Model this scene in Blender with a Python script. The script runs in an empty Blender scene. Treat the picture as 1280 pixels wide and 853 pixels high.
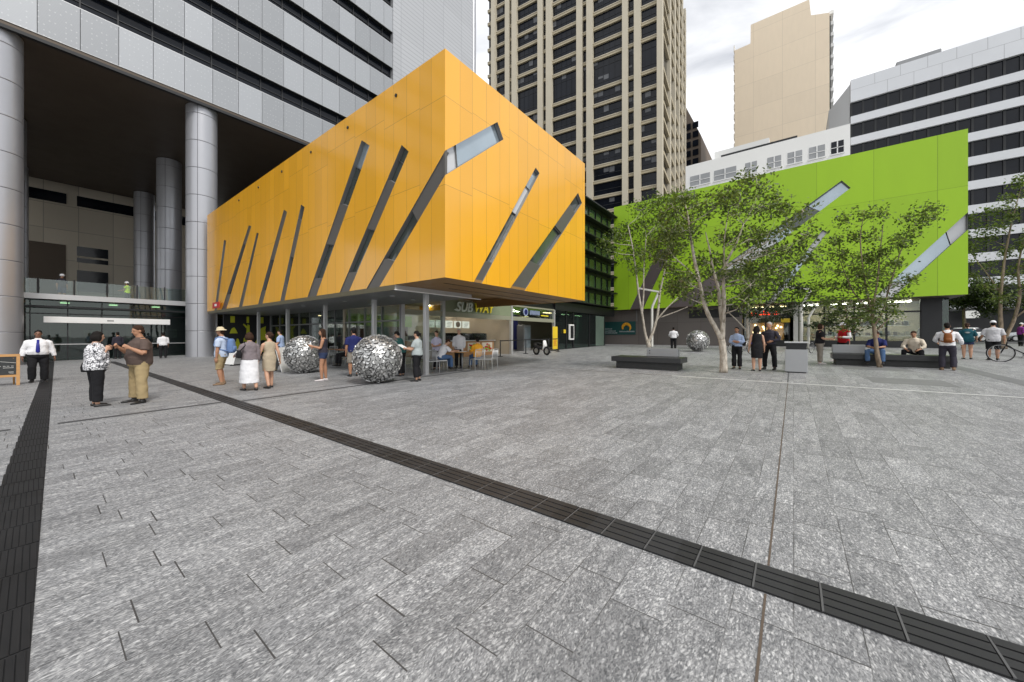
import bpy, bmesh, math, random
from mathutils import Vector, Matrix
from mathutils.geometry import tessellate_polygon
from math import sin, cos, pi, radians, sqrt, atan2

SC = bpy.context.scene
COL = SC.collection
R = random.Random(7)
SLOPE = 0.018
def gz(x):                       # the plaza rises gently towards +X
    return SLOPE * max(-40.0, min(80.0, x))

# ------------------------------------------------------------------ objects
def tag(o, label=None, cat=None, group=None, kind=None):
    if label: o['label'] = label
    if cat: o['category'] = cat
    if group: o['group'] = group
    if kind: o['kind'] = kind
    return o

def thing(name, label, cat, loc=(0, 0, 0), rz=0.0, group=None):
    o = bpy.data.objects.new(name, None)
    o.empty_display_size = 0.2
    COL.objects.link(o)
    o.location = loc
    o.rotation_euler = (0, 0, rz)
    return tag(o, label, cat, group)

def clone(root, loc, rz, label=None):
    def cp(o, par):
        c = o.copy(); COL.objects.link(c); c.parent = par
        for ch in list(o.children): cp(ch, c)
        return c
    c = cp(root, None)
    c.location = loc; c.rotation_euler = (0, 0, rz)
    if label: c['label'] = label
    return c

_FT = {}
def fold_tex(sc):
    if sc not in _FT:
        t = bpy.data.textures.new('folds', 'CLOUDS'); t.noise_scale = sc; t.noise_depth = 2; _FT[sc] = t
    return _FT[sc]

class MB:
    def __init__(s): s.v = []; s.f = []; s.m = []
    def add(s, vs, fs, m=0):
        b = len(s.v); s.v += [tuple(p) for p in vs]
        for f in fs: s.f.append([b + i for i in f]); s.m.append(m)
    def quad(s, a, b, c, d, m=0): s.add([a, b, c, d], [(0, 1, 2, 3)], m)
    def poly(s, pts, m=0): s.add(pts, [tuple(range(len(pts)))], m)
    def box(s, x0, x1, y0, y1, z0, z1, m=0):
        v = [(x, y, z) for z in (z0, z1) for y in (y0, y1) for x in (x0, x1)]
        s.add(v, [(0, 2, 3, 1), (4, 5, 7, 6), (0, 1, 5, 4), (2, 6, 7, 3), (0, 4, 6, 2), (1, 3, 7, 5)], m)
    def bbox(s, x0, x1, y0, y1, z0, z1, b=.01, m=0):   # box with chamfered edges
        bm = bmesh.new(); bmesh.ops.create_cube(bm, size=1)
        for v in bm.verts:
            v.co = Vector(((x0 + x1) / 2 + v.co.x * (x1 - x0), (y0 + y1) / 2 + v.co.y * (y1 - y0), (z0 + z1) / 2 + v.co.z * (z1 - z0)))
        bmesh.ops.bevel(bm, geom=list(bm.edges), offset=b, segments=2, affect='EDGES', profile=.5)
        s.bm(bm, m)
    def bm(s, bm, m=0):
        bm.verts.index_update()
        s.add([v.co.copy() for v in bm.verts], [[v.index for v in f.verts] for f in bm.faces], m); bm.free()
    def prism(s, pts, vec, m=0):
        n = len(pts); vec = Vector(vec)
        a = [Vector(p) for p in pts]; b = [p + vec for p in a]
        s.add(a + b, [tuple(range(n - 1, -1, -1)), tuple(range(n, 2 * n))] + [(i, (i + 1) % n, n + (i + 1) % n, n + i) for i in range(n)], m)
    def tube(s, pts, rad, n=8, m=0, cap=True):
        pts = [Vector(p) for p in pts]
        if not isinstance(rad, (list, tuple)): rad = [rad] * len(pts)
        vs = []; ref = None
        for i, p in enumerate(pts):
            d = (pts[min(i + 1, len(pts) - 1)] - pts[max(i - 1, 0)])
            d = d.normalized() if d.length > 1e-9 else Vector((0, 0, 1))
            if ref is None:
                ref = d.cross(Vector((0, 0, 1)) if abs(d.z) < .9 else Vector((1, 0, 0))).normalized()
            u = (ref - d * ref.dot(d)).normalized(); w = d.cross(u); ref = u
            r = rad[i]; ra, rb = r if isinstance(r, tuple) else (r, r)
            vs += [p + u * (cos(2 * pi * k / n) * ra) + w * (sin(2 * pi * k / n) * rb) for k in range(n)]
        fs = [(i * n + k, i * n + (k + 1) % n, (i + 1) * n + (k + 1) % n, (i + 1) * n + k) for i in range(len(pts) - 1) for k in range(n)]
        if cap: fs += [tuple(range(n - 1, -1, -1)), tuple((len(pts) - 1) * n + k for k in range(n))]
        s.add(vs, fs, m)
    def loft(s, rings, n=20, m=0):     # rings: (centre, axisA vec, axisB vec) - superellipse sections, closed
        vs = []
        for c, a, b in rings:
            for k in range(n):
                t = 2 * pi * k / n; ct, st = cos(t), sin(t)
                vs.append(c + a * (abs(ct) ** .85 * (1 if ct > 0 else -1)) + b * (abs(st) ** .85 * (1 if st > 0 else -1)))
        L = len(rings)
        fs = [(i * n + k, i * n + (k + 1) % n, (i + 1) * n + (k + 1) % n, (i + 1) * n + k) for i in range(L - 1) for k in range(n)]
        fs += [tuple(range(n - 1, -1, -1)), tuple((L - 1) * n + k for k in range(n))]
        s.add(vs, fs, m)
    def ell(s, c, r, M=None, n=14, k=9, m=0):
        c = Vector(c); r = (r, r, r) if not isinstance(r, (tuple, list)) else r
        vs = []; M = M or Matrix.Identity(3)
        vs.append(c + M @ Vector((0, 0, r[2])))
        for i in range(1, k):
            p = pi * i / k
            for j in range(n):
                t = 2 * pi * j / n
                vs.append(c + M @ Vector((r[0] * sin(p) * cos(t), r[1] * sin(p) * sin(t), r[2] * cos(p))))
        vs.append(c + M @ Vector((0, 0, -r[2])))
        fs = [(0, 1 + j, 1 + (j + 1) % n) for j in range(n)]
        for i in range(k - 2):
            for j in range(n):
                a = 1 + i * n
                fs.append((a + j, a + n + j, a + n + (j + 1) % n, a + (j + 1) % n))
        e = len(vs) - 1; a = 1 + (k - 2) * n
        fs += [(a + j, e, a + (j + 1) % n) for j in range(n)]
        s.add(vs, fs, m)
    def cyl(s, x, y, z0, z1, r, n=24, m=0): s.tube([(x, y, z0), (x, y, z1)], r, n, m)
    def mesh(s, name, mats, org=(0, 0, 0), smooth=False):
        me = bpy.data.meshes.new(name); o = Vector(org)
        me.from_pydata([Vector(p) - o for p in s.v], [], s.f); 
        mats = mats if isinstance(mats, (list, tuple)) else [mats]
        for mt in mats: me.materials.append(mt)
        if len(mats) > 1: me.polygons.foreach_set('material_index', s.m)
        if smooth: me.polygons.foreach_set('use_smooth', [True] * len(me.polygons))
        me.update(); return me
    def build(s, name, mats, parent=None, smooth=False, loc=None, angle=None):
        org = (0, 0, 0)
        p = parent
        while p is not None: org = Vector(org) + p.location; p = p.parent
        if parent is None and loc is not None: org = loc
        me = s.mesh(name, mats, org, smooth)
        if angle is not None:
            me.polygons.foreach_set('use_smooth', [True] * len(me.polygons))
            me.set_sharp_from_angle(angle=radians(angle))
        o = bpy.data.objects.new(name, me); COL.objects.link(o)
        if parent is not None: o.parent = parent
        elif loc is not None: o.location = loc
        return o
    def remesh(s, name, mat, parent, voxel, it=4, fac=.5, fold=0.0, fscale=.09):
        me = s.mesh('tmp', mat); o = bpy.data.objects.new('tmp', me); COL.objects.link(o)
        md = o.modifiers.new('r', 'REMESH'); md.mode = 'VOXEL'; md.voxel_size = voxel; md.use_smooth_shade = True
        if it:
            sm = o.modifiers.new('s', 'SMOOTH'); sm.factor = fac; sm.iterations = it
        if fold:      # shallow cloth folds
            dm = o.modifiers.new('d', 'DISPLACE'); dm.texture = fold_tex(fscale); dm.strength = fold; dm.mid_level = .5; dm.texture_coords = 'LOCAL'
        dg = bpy.context.evaluated_depsgraph_get(); dg.update()
        nm = bpy.data.meshes.new_from_object(o.evaluated_get(dg))
        bpy.data.objects.remove(o); bpy.data.meshes.remove(me)
        nm.name = name
        if not nm.materials: nm.materials.append(mat)
        nm.polygons.foreach_set('use_smooth', [True] * len(nm.polygons))
        ob = bpy.data.objects.new(name, nm); COL.objects.link(ob)
        if parent is not None: ob.parent = parent
        return ob

def text_mesh(name, body, mat, parent, M, size=1.0, extrude=.01, shear=0, align='LEFT', bold=0):
    cu = bpy.data.curves.new('txt', 'FONT'); cu.body = body; cu.size = size; cu.extrude = extrude
    cu.shear = shear; cu.align_x = align; cu.offset = bold
    o = bpy.data.objects.new('txt', cu); COL.objects.link(o)
    dg = bpy.context.evaluated_depsgraph_get(); dg.update()
    me = bpy.data.meshes.new_from_object(o.evaluated_get(dg))
    bpy.data.objects.remove(o); bpy.data.curves.remove(cu)
    org = Vector((0, 0, 0)); p = parent
    while p is not None: org = org + p.location; p = p.parent
    me.transform(Matrix.Translation(-org) @ M)
    me.materials.clear(); me.materials.append(mat); me.name = name
    ob = bpy.data.objects.new(name, me); COL.objects.link(ob)
    if parent is not None: ob.parent = parent
    return ob

def frame(origin, xdir, ydir):
    x = Vector(xdir).normalized(); y = Vector(ydir).normalized(); z = x.cross(y)
    M = Matrix((x, y, z)).transposed().to_4x4(); M.translation = Vector(origin); return M

# ------------------------------------------------------------------ materials
class NT:
    def __init__(s, name):
        s.mat = bpy.data.materials.new(name); s.mat.use_nodes = True
        s.t = s.mat.node_tree; s.t.nodes.clear()
        s.out = s.t.nodes.new('ShaderNodeOutputMaterial')
    def n(s, typ, inp=None, **pr):
        nd = s.t.nodes.new('ShaderNode' + typ)
        for k, v in pr.items(): setattr(nd, k, v)
        for k, v in (inp or {}).items():
            sk = nd.inputs[k]
            if isinstance(v, bpy.types.NodeSocket): s.t.links.new(v, sk)
            else:
                if hasattr(sk, 'default_value') and hasattr(sk.default_value, '__len__') and len(sk.default_value) == 4 and len(v) == 3: v = (*v, 1)
                sk.default_value = v
        return nd
    def math(s, op, a, b=0.0, c=None, clamp=False):
        nd = s.t.nodes.new('ShaderNodeMath'); nd.operation = op; nd.use_clamp = clamp
        for i, v in enumerate((a, b) if c is None else (a, b, c)):
            if isinstance(v, bpy.types.NodeSocket): s.t.links.new(v, nd.inputs[i])
            else: nd.inputs[i].default_value = v
        return nd.outputs[0]
    def mix(s, f, a, b, mode='MIX'):
        nd = s.t.nodes.new('ShaderNodeMix'); nd.data_type = 'RGBA'; nd.blend_type = mode
        for sk, v in ((nd.inputs[0], f), (nd.inputs[6], a), (nd.inputs[7], b)):
            if isinstance(v, bpy.types.NodeSocket): s.t.links.new(v, sk)
            else: sk.default_value = (*v, 1) if isinstance(v, (tuple, list)) and len(v) == 3 else v
        return nd.outputs[2]
    def ramp(s, f, stops):
        nd = s.t.nodes.new('ShaderNodeValToRGB'); s.t.links.new(f, nd.inputs[0])
        el = nd.color_ramp.elements
        while len(el) < len(stops): el.new(.5)
        for e, (p, c) in zip(el, stops):
            e.position = p; e.color = (*c, 1) if isinstance(c, (tuple, list)) else (c, c, c, 1)
        return nd.outputs[0]
    def pos(s): return s.n('NewGeometry').outputs['Position']
    def obj(s): return s.n('TexCoord').outputs['Object']
    def mapping(s, vec, scale=(1, 1, 1), loc=(0, 0, 0), rot=(0, 0, 0)):
        return s.n('Mapping', {'Vector': vec, 'Scale': scale, 'Location': loc, 'Rotation': rot}).outputs[0]
    def noise(s, vec, scale=5, detail=4, rough=.55, dist=0):
        return s.n('TexNoise', {'Vector': vec, 'Scale': scale, 'Detail': detail, 'Roughness': rough, 'Distortion': dist}).outputs[0]
    def wn(s, val):
        return s.n('TexWhiteNoise', {'W': val}, noise_dimensions='1D').outputs[0]
    def wn3(s, vec): return s.n('TexWhiteNoise', {'Vector': vec}, noise_dimensions='3D').outputs[0]
    def xyz(s, vec): 
        o = s.n('SeparateXYZ', {0: vec}).outputs; return o[0], o[1], o[2]
    def comb(s, x, y, z): return s.n('CombineXYZ', {0: x, 1: y, 2: z}).outputs[0]
    def bump(s, h, strength=.3, dist=.01, normal=None):
        d = {'Height': h, 'Strength': strength, 'Distance': dist}
        if normal is not None: d['Normal'] = normal
        return s.n('Bump', d).outputs[0]
    def bsdf(s, **kw):
        mp = {k.replace('_', ' '): v for k, v in kw.items()}
        b = s.n('BsdfPrincipled', mp); s.t.links.new(b.outputs[0], s.out.inputs[0]); return s.mat
    def surf(s, sh): s.t.links.new(sh, s.out.inputs[0]); return s.mat

def simple(name, col, rough=.6, metal=0.0, var=.10, scale=2.5, bump=0.0, bscale=40, spec=.5, coat=0.0, stretch=(1, 1, 1), aniso=None):
    t = NT(name); p = t.obj()
    nz = t.noise(t.mapping(p, stretch), scale, 5, .6)
    f = t.math('MULTIPLY_ADD', nz, var * 2, 1 - var)
    c = t.mix(1.0, col, t.comb(f, f, f), 'MULTIPLY')
    rg = t.math('MULTIPLY_ADD', t.noise(p, scale * 2.3, 4), .16, rough - .08, clamp=True)
    kw = dict(Base_Color=c, Roughness=rg, Metallic=metal, Specular_IOR_Level=spec, Coat_Weight=coat)
    if bump: kw['Normal'] = t.bump(t.noise(t.mapping(p, stretch), bscale, 5), bump, .01)
    return t.bsdf(**kw)

def emit(name, col, st):
    t = NT(name); return t.surf(t.n('Emission', {'Color': col, 'Strength': st}).outputs[0])

def glass(name, tint=(.8, .86, .84), refl=1.0, trans=.75, rough=.02):
    """thin architectural glass: see-through with fresnel reflection and a slight tint"""
    t = NT(name)
    p = t.pos()
    fr = t.n('Fresnel', {'IOR': 1.5}).outputs[0]
    f = t.math('MULTIPLY_ADD', fr, refl, .03, clamp=True)
    tr = t.n('BsdfTransparent', {'Color': tint}).outputs[0]
    wob = t.bump(t.noise(p, .6, 2), .06, .05)
    gl = t.n('BsdfGlossy', {'Color': (.95, .97, .97), 'Roughness': rough, 'Normal': wob}).outputs[0]
    df = t.n('BsdfDiffuse', {'Color': (.02, .025, .025)}).outputs[0]
    body = t.n('MixShader', {0: trans, 1: df, 2: tr}).outputs[0]
    return t.surf(t.n('MixShader', {0: f, 1: body, 2: gl}).outputs[0])

def dark_glass(name, col=(.012, .014, .018), rough=.06, spec=.6, var=.6, scale=.35, wob=.1):
    """opaque dark curtain-wall glass with slight pane-to-pane variation"""
    t = NT(name); p = t.pos()
    nz = t.noise(p, scale, 3)
    f = t.math('MULTIPLY_ADD', nz, var * 2, 1 - var)
    c = t.mix(1.0, col, t.comb(f, f, f), 'MULTIPLY')
    return t.bsdf(Base_Color=c, Roughness=rough, Specular_IOR_Level=spec, Normal=t.bump(t.noise(p, .5, 2), wob, .1))
def granite():
    t = NT('granite_paving'); p = t.pos(); x, y, z = t.xyz(p)
    RW, TL = .28, .75
    ry = t.math('DIVIDE', y, RW); row = t.math('FLOOR', ry)
    off = t.wn(t.math('ADD', row, .37))
    tl = t.math('MULTIPLY_ADD', t.wn(t.math('ADD', row, 91.7)), .45, .55)
    rx = t.math('ADD', t.math('DIVIDE', x, tl), t.math('MULTIPLY', off, 7.0)); col = t.math('FLOOR', rx)
    fx = t.math('FRACT', rx); fy = t.math('FRACT', ry)
    def edge(fr, size):  # distance to the nearest joint in metres
        a = t.math('MINIMUM', fr, t.math('SUBTRACT', 1.0, fr)); return t.math('MULTIPLY', a, size)
    ex = t.math('LESS_THAN', edge(fx, .75), .0040); ey = t.math('LESS_THAN', edge(fy, RW), .0024)
    wear = t.math('MULTIPLY', t.math('SUBTRACT', t.noise(p, 1.1, 4), .38), 6.0, clamp=True)
    joint = t.math('MAXIMUM', ex, t.math('MULTIPLY', ey, wear))
    rnd = t.wn3(t.comb(row, col, 3.3)); rnd2 = t.wn3(t.comb(col, row, 8.1))
    # mica flakes: stretched voronoi cells with random tone, orientation wandering a little per slab
    wob = t.math('MULTIPLY', t.math('SUBTRACT', rnd2, .5), .35)
    px = t.math('ADD', x, t.math('MULTIPLY', rnd, 5.0)); py = t.math('ADD', y, t.math('MULTIPLY', wob, x))
    dist = t.n('TexNoise', {'Vector': p, 'Scale': 14.0, 'Detail': 2.0}).outputs['Color']
    v0 = t.comb(px, py, rnd2)
    v1 = t.n('VectorMath', {0: v0, 1: t.n('VectorMath', {0: dist, 1: (.035, .035, 0)}, operation='MULTIPLY').outputs[0]}, operation='ADD').outputs[0]
    vo = t.n('TexVoronoi', {'Vector': t.mapping(v1, (20, 62, 1)), 'Scale': 1.0}, feature='F1').outputs['Color']
    g1 = t.xyz(vo)[0]
    vd = t.n('TexVoronoi', {'Vector': t.mapping(v1, (20, 62, 1)), 'Scale': 1.0}, feature='F1').outputs['Distance']
    vm = t.n('TexVoronoi', {'Vector': t.mapping(v1, (9, 30, 1), (3.3, 1.7, 0)), 'Scale': 1.0}, feature='F1')
    gm = t.xyz(vm.outputs['Color'])[1]
    def fleck(dist_, rnd_, thr, r0):
        on = t.math('MULTIPLY', t.math('SUBTRACT', rnd_, thr), 4.0, clamp=True)
        sh = t.math('MULTIPLY', t.math('SUBTRACT', r0, dist_), 5.0, clamp=True)
        return t.math('MULTIPLY', on, sh)
    vo2 = t.n('TexVoronoi', {'Vector': t.mapping(v1, (70, 150, 1)), 'Scale': 1.0}, feature='F1').outputs['Color']
    g2 = t.xyz(vo2)[1]
    cl = t.noise(t.mapping(v1, (3.0, 10, 1)), 1.0, 4, .6)
    fine = t.noise(t.mapping(p, (120, 190, 1)), 1.0, 2)
    base = t.math('ADD', t.math('MULTIPLY', g2, .40), t.math('ADD', t.math('MULTIPLY', cl, .55), t.math('MULTIPLY', fine, .25)))
    vs_ = t.n('TexVoronoi', {'Vector': t.mapping(v1, (42, 105, 1), (.7, 4.1, 0)), 'Scale': 1.0}, feature='F1')
    fl = t.math('MAXIMUM', t.math('MULTIPLY', fleck(vd, g1, .55, .50), .75), t.math('MAXIMUM', t.math('MULTIPLY', fleck(vm.outputs['Distance'], gm, .72, .46), .55), t.math('MULTIPLY', fleck(vs_.outputs['Distance'], t.xyz(vs_.outputs['Color'])[2], .55, .5), .7)))
    dk = t.noise(t.mapping(p, (55, 110, 1)), 1.0, 3, .7)
    s = t.math('ADD', t.math('MULTIPLY', base, .60), t.math('ADD', t.math('MULTIPLY', fl, .30), t.math('MULTIPLY', t.math('SUBTRACT', dk, .5), .55)))
    c = t.ramp(s, [(.15, (.070, .073, .078)), (.35, (.190, .193, .199)), (.52, (.325, .327, .330)), (.78, (.62, .62, .618))])
    big = t.noise(p, .22, 4, .6)
    k = t.math('MULTIPLY', t.math('MULTIPLY_ADD', rnd, .26, .88), t.math('MULTIPLY_ADD', big, .30, .87))
    spots = t.math('GREATER_THAN', t.noise(p, 7.5, 2), .735)          # old gum and drip spots
    k = t.math('MULTIPLY', k, t.math('MULTIPLY_ADD', spots, -.30, 1.0))
    c = t.mix(1.0, c, t.comb(k, k, k), 'MULTIPLY')
    c = t.mix(joint, c, (.055, .053, .052))
    rough = t.math('MULTIPLY_ADD', s, -.12, .58)
    h = t.math('SUBTRACT', t.math('MULTIPLY', s, .5), t.math('MULTIPLY', joint, 2.0))
    return t.bsdf(Base_Color=c, Roughness=rough, Specular_IOR_Level=.40, Normal=t.bump(h, .30, .004))

def panel_mat(name, col, W=.62, rough=.28, coat=.4, levels=((8.6, .55), (5.9, .6)), line=.013, tint=.10, dark=.65, ior=1.5):
    """painted metal cladding: vertical joints, staggered horizontal joints, each sheet a touch different"""
    t = NT(name); p = t.pos(); x, y, z = t.xyz(p)
    s = t.math('ADD', x, y)
    wide = t.math('MULTIPLY_ADD', t.noise(t.comb(t.math('MULTIPLY', s, .3), 0.0, 0.0), 1.0, 1), 1.2, s)
    rs = t.math('DIVIDE', wide, W); ci = t.math('FLOOR', rs); fs = t.math('FRACT', rs)
    j = t.math('LESS_THAN', t.math('MULTIPLY', t.math('MINIMUM', fs, t.math('SUBTRACT', 1.0, fs)), W), line / 2)
    lvl = 0.0; row = 0.0
    for i, (zl, am) in enumerate(levels):
        grp = t.math('FLOOR', t.math('DIVIDE', ci, 3.0))
        h = t.math('MULTIPLY_ADD', t.math('SUBTRACT', t.wn(t.math('ADD', grp, 5.5 + 13 * i)), .5), am, zl)
        d = t.math('SUBTRACT', z, h)
        lvl = t.math('MAXIMUM', lvl, t.math('LESS_THAN', t.math('ABSOLUTE', d), line / 2))
        row = t.math('ADD', row, t.math('GREATER_THAN', d, 0.0))
    j = t.math('MAXIMUM', j, lvl)
    rnd = t.wn3(t.comb(ci, row, 1.7))
    k = t.math('MULTIPLY_ADD', rnd, tint, 1 - tint * .5)
    k = t.math('MULTIPLY', k, t.math('MULTIPLY_ADD', t.noise(t.mapping(p, (1, 1, .25)), 1.2, 4), .10, .95))
    c = t.mix(1.0, col, t.comb(k, k, k), 'MULTIPLY')
    c = t.mix(t.math('MULTIPLY', j, dark), c, tuple(v * .25 for v in col))
    rg = t.math('MULTIPLY_ADD', rnd, .06, rough)
    nr = t.bump(t.math('ADD', t.math('MULTIPLY', j, -1.0), t.math('MULTIPLY', t.noise(p, .8, 2), .5)), .25, .006)
    return t.bsdf(Base_Color=c, Roughness=rg, Specular_IOR_Level=.5, Coat_Weight=coat, Coat_Roughness=.14, Coat_IOR=ior, Normal=nr)

def perforated(name):
    t = NT(name); p = t.pos(); x, y, z = t.xyz(p)
    pi_ = t.math('FLOOR', t.math('DIVIDE', t.math('ADD', x, 1.44), 1.5)); pz = t.math('FLOOR', t.math('DIVIDE', t.math('SUBTRACT', z, 17.8), 3.63))
    rnd = t.wn3(t.comb(pi_, pz, .2))
    step = t.math('GREATER_THAN', rnd, .62)
    k = t.math('ADD', t.math('MULTIPLY_ADD', rnd, .12, .80), t.math('MULTIPLY', step, .10))
    # rows of small dots, clustered in two bands of each sheet
    fx = t.math('FRACT', t.math('DIVIDE', x, .19)); fz = t.math('FRACT', t.math('DIVIDE', z, .30))
    dx = t.math('SUBTRACT', fx, .5); dz = t.math('MULTIPLY', t.math('SUBTRACT', fz, .5), 1.58)
    rr = t.math('SQRT', t.math('ADD', t.math('MULTIPLY', dx, dx), t.math('MULTIPLY', dz, dz)))
    dot = t.math('LESS_THAN', rr, .16)
    on = t.math('GREATER_THAN', t.wn3(t.comb(t.math('FLOOR', t.math('DIVIDE', x, .19)), t.math('FLOOR', t.math('DIVIDE', z, .30)), 4.0)), .45)
    dot = t.math('MULTIPLY', dot, on)
    fine = t.math('FRACT', t.math('DIVIDE', z, .075)); fine = t.math('MULTIPLY', t.math('GREATER_THAN', fine, .5), .07)
    k = t.math('SUBTRACT', k, fine)
    c = t.mix(1.0, (.37, .385, .405), t.comb(k, k, k), 'MULTIPLY')
    c = t.mix(t.math('MULTIPLY', dot, .32), c, (.62, .63, .64))
    return t.bsdf(Base_Color=c, Roughness=.42, Metallic=.35, Normal=t.bump(t.math('ADD', fine, dot), .2, .01))

def louvre(name):
    t = NT(name); p = t.pos(); x, y, z = t.xyz(p)
    fz = t.math('FRACT', t.math('DIVIDE', z, .46))
    ln = t.math('LESS_THAN', fz, .16)
    fx = t.math('FRACT', t.math('DIVIDE', t.math('ADD', x, .2), 2.9)); lx = t.math('LESS_THAN', fx, .012)
    rnd = t.wn3(t.comb(t.math('FLOOR', t.math('DIVIDE', t.math('ADD', x, .2), 2.9)), t.math('FLOOR', t.math('DIVIDE', z, 3.63)), .5))
    k = t.math('MULTIPLY_ADD', rnd, .10, .92)
    c = t.mix(1.0, (.44, .45, .468), t.comb(k, k, k), 'MULTIPLY')
    c = t.mix(t.math('MAXIMUM', t.math('MULTIPLY', ln, .7), lx), c, (.26, .27, .29))
    return t.bsdf(Base_Color=c, Roughness=.45, Metallic=.3, Normal=t.bump(ln, .4, .02))

def leaf_mat(name, c1, c2, c3):
    t = NT(name)
    r = t.n('NewGeometry').outputs['Random Per Island']
    c = t.ramp(r, [(0, c1), (.55, c2), (1.0, c3)])
    d = t.n('BsdfPrincipled', {'Base Color': c, 'Roughness': .45, 'Specular IOR Level': .5}).outputs[0]
    tr = t.n('BsdfTranslucent', {'Color': t.mix(1.0, c, (1.5, 1.6, .7), 'MULTIPLY')}).outputs[0]
    return t.surf(t.n('MixShader', {0: .38, 1: d, 2: tr}).outputs[0])

def bark_mat(name, a, b):
    t = NT(name); p = t.obj()
    n = t.noise(t.mapping(p, (7, 7, 2.2)), 1.6, 5, .6)
    c = t.ramp(n, [(.35, b), (.58, a), (.8, tuple(min(1, v * 1.15) for v in a))])
    return t.bsdf(Base_Color=c, Roughness=.75, Normal=t.bump(t.noise(t.mapping(p, (9, 9, 3)), 5, 4), .4, .01))

def pattern_cloth(name):
    t = NT(name); p = t.obj()
    d = t.n('TexNoise', {'Vector': p, 'Scale': 9.0, 'Detail': 2.0}).outputs['Color']
    v = t.n('VectorMath', {0: p, 1: t.n('VectorMath', {0: d, 1: (.18, .18, .18)}, operation='MULTIPLY').outputs[0]}, operation='ADD').outputs[0]
    w = t.n('TexVoronoi', {'Vector': t.mapping(v, (1, 1, 1.3)), 'Scale': 16.0}, feature='DISTANCE_TO_EDGE').outputs[0]
    n = t.noise(v, 26, 3)
    c = t.ramp(t.math('ADD', t.math('MULTIPLY', w, 2.2), t.math('MULTIPLY', n, .55)), [(.38, (.03, .03, .035)), (.48, (.35, .35, .38)), (.55, (.78, .78, .8))])
    return t.bsdf(Base_Color=c, Roughness=.85)

def grate_mat(name, col=(.03, .031, .034)):
    t = NT(name)
    r = t.n('ObjectInfo').outputs['Random']; p = t.pos()
    seg = t.math('FLOOR', t.math('DIVIDE', t.xyz(p)[1], .32))
    k = t.math('MULTIPLY_ADD', t.wn(seg), .55, .72)
    n = t.noise(t.mapping(p, (30, 4, 30)), 1, 4)
    c = t.mix(1.0, col, t.comb(k, k, k), 'MULTIPLY')
    c = t.mix(t.math('MULTIPLY', n, .25), c, (.07, .065, .06))
    return t.bsdf(Base_Color=c, Roughness=.5, Metallic=.3, Specular_IOR_Level=.4)

Mt = {}
Mt['granite'] = granite()
Mt['asphalt'] = simple('asphalt', (.055, .056, .058), .85, var=.25, scale=.8, bump=.4, bscale=60)
Mt['concrete'] = simple('concrete', (.30, .30, .29), .8, var=.15, scale=.5, bump=.15)
Mt['earth'] = simple('ground_base', (.22, .22, .21), .9, var=.2, scale=.1)
Mt['drain'] = grate_mat('drain_iron')
Mt['drain_dark'] = grate_mat('dark_drain_iron', (.011, .0115, .013))
Mt['pale_pane'] = dark_glass('pale_green_glass', (.17, .23, .19), .12, .6, var=.4)
Mt['slot'] = simple('drain_slot', (.010, .010, .011), .8)
Mt['strip'] = simple('dark_stone_strip', (.060, .061, .064), .55, var=.2, scale=3)
Mt['strip2'] = simple('dark_paving_band', (.15, .152, .155), .55, var=.25, scale=1.5)
Mt['paving_patch'] = simple('grey_paving_patch', (.165, .167, .168), .6, var=.2, scale=2)
Mt['white_line'] = simple('metal_strip_reflection', (.78, .78, .77), .4, var=.08)
Mt['brown_joint'] = simple('brown_joint_filler', (.10, .075, .055), .85)
Mt['silver'] = simple('silver_cladding', (.40, .405, .43), .36, .5, var=.06, scale=.6)
Mt['silver_dark'] = simple('shaft_joint', (.10, .10, .11), .6)
Mt['perf'] = perforated('perforated_aluminium')
Mt['louvre'] = louvre('louvre_aluminium')
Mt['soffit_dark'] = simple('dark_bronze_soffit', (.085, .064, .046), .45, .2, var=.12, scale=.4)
Mt['black'] = simple('black_metal', (.016, .017, .019), .45, .2)
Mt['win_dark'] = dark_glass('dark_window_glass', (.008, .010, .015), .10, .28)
Mt['yellow'] = panel_mat('orange_cladding', (.82, .395, .005), coat=.7, rough=.42, ior=1.62)
Mt['green'] = panel_mat('green_cladding', (.315, .535, .012), W=3.0, rough=.55, coat=0, levels=((11.4, .1),), line=.03, tint=.11, dark=.45)
Mt['taupe'] = simple('taupe_panel', (.115, .108, .098), .35, .2, var=.08)
Mt['taupe_wall'] = panel_mat('taupe_wall', (.150, .132, .122), W=1.9, rough=.5, coat=0, levels=((2.9, .01),), line=.025, tint=.12, dark=.6)
Mt['plum'] = simple('plum_taupe_panel', (.105, .085, .088), .45, var=.10, scale=1.2)
Mt['silver_panel'] = simple('pale_silver_panel', (.60, .61, .62), .35, .3, var=.06)
Mt['pane'] = dark_glass('strip_window_glass', (.060, .072, .066), .05, .9, var=.7, scale=.8)
Mt['pane_pale'] = simple('pale_strip_glass', (.40, .47, .52), .10, .55, var=.18, scale=.7)
Mt['soffit_brown'] = simple('bronze_soffit', (.30, .165, .055), .42, .15, var=.15, scale=.8)
Mt['olive'] = simple('olive_fascia', (.13, .115, .07), .45, .2)
Mt['alu'] = simple('brushed_aluminium', (.52, .525, .53), .4, .5, var=.06)
Mt['alu_grey'] = simple('grey_aluminium', (.26, .265, .27), .45, .4, var=.08)
Mt['alu_beige'] = simple('pale_transom', (.33, .33, .25), .45, .2)
Mt['white'] = simple('white_paint', (.78, .78, .77), .5, var=.05)
Mt['rib_iron'] = simple('worn_iron_rib', (.11, .11, .112), .5, .3)
Mt['roofing'] = simple('grey_roofing', (.34, .34, .33), .8)
Mt['pane_mid'] = dark_glass('grey_window_glass', (.30, .31, .32), .15, .5, var=.3)
Mt['offwhite'] = simple('off_white_wall', (.80, .80, .78), .7, var=.07, scale=.15)
Mt['grey_white'] = simple('pale_panel_cladding', (.60, .615, .64), .45, .2, var=.07, scale=.2)
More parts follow.
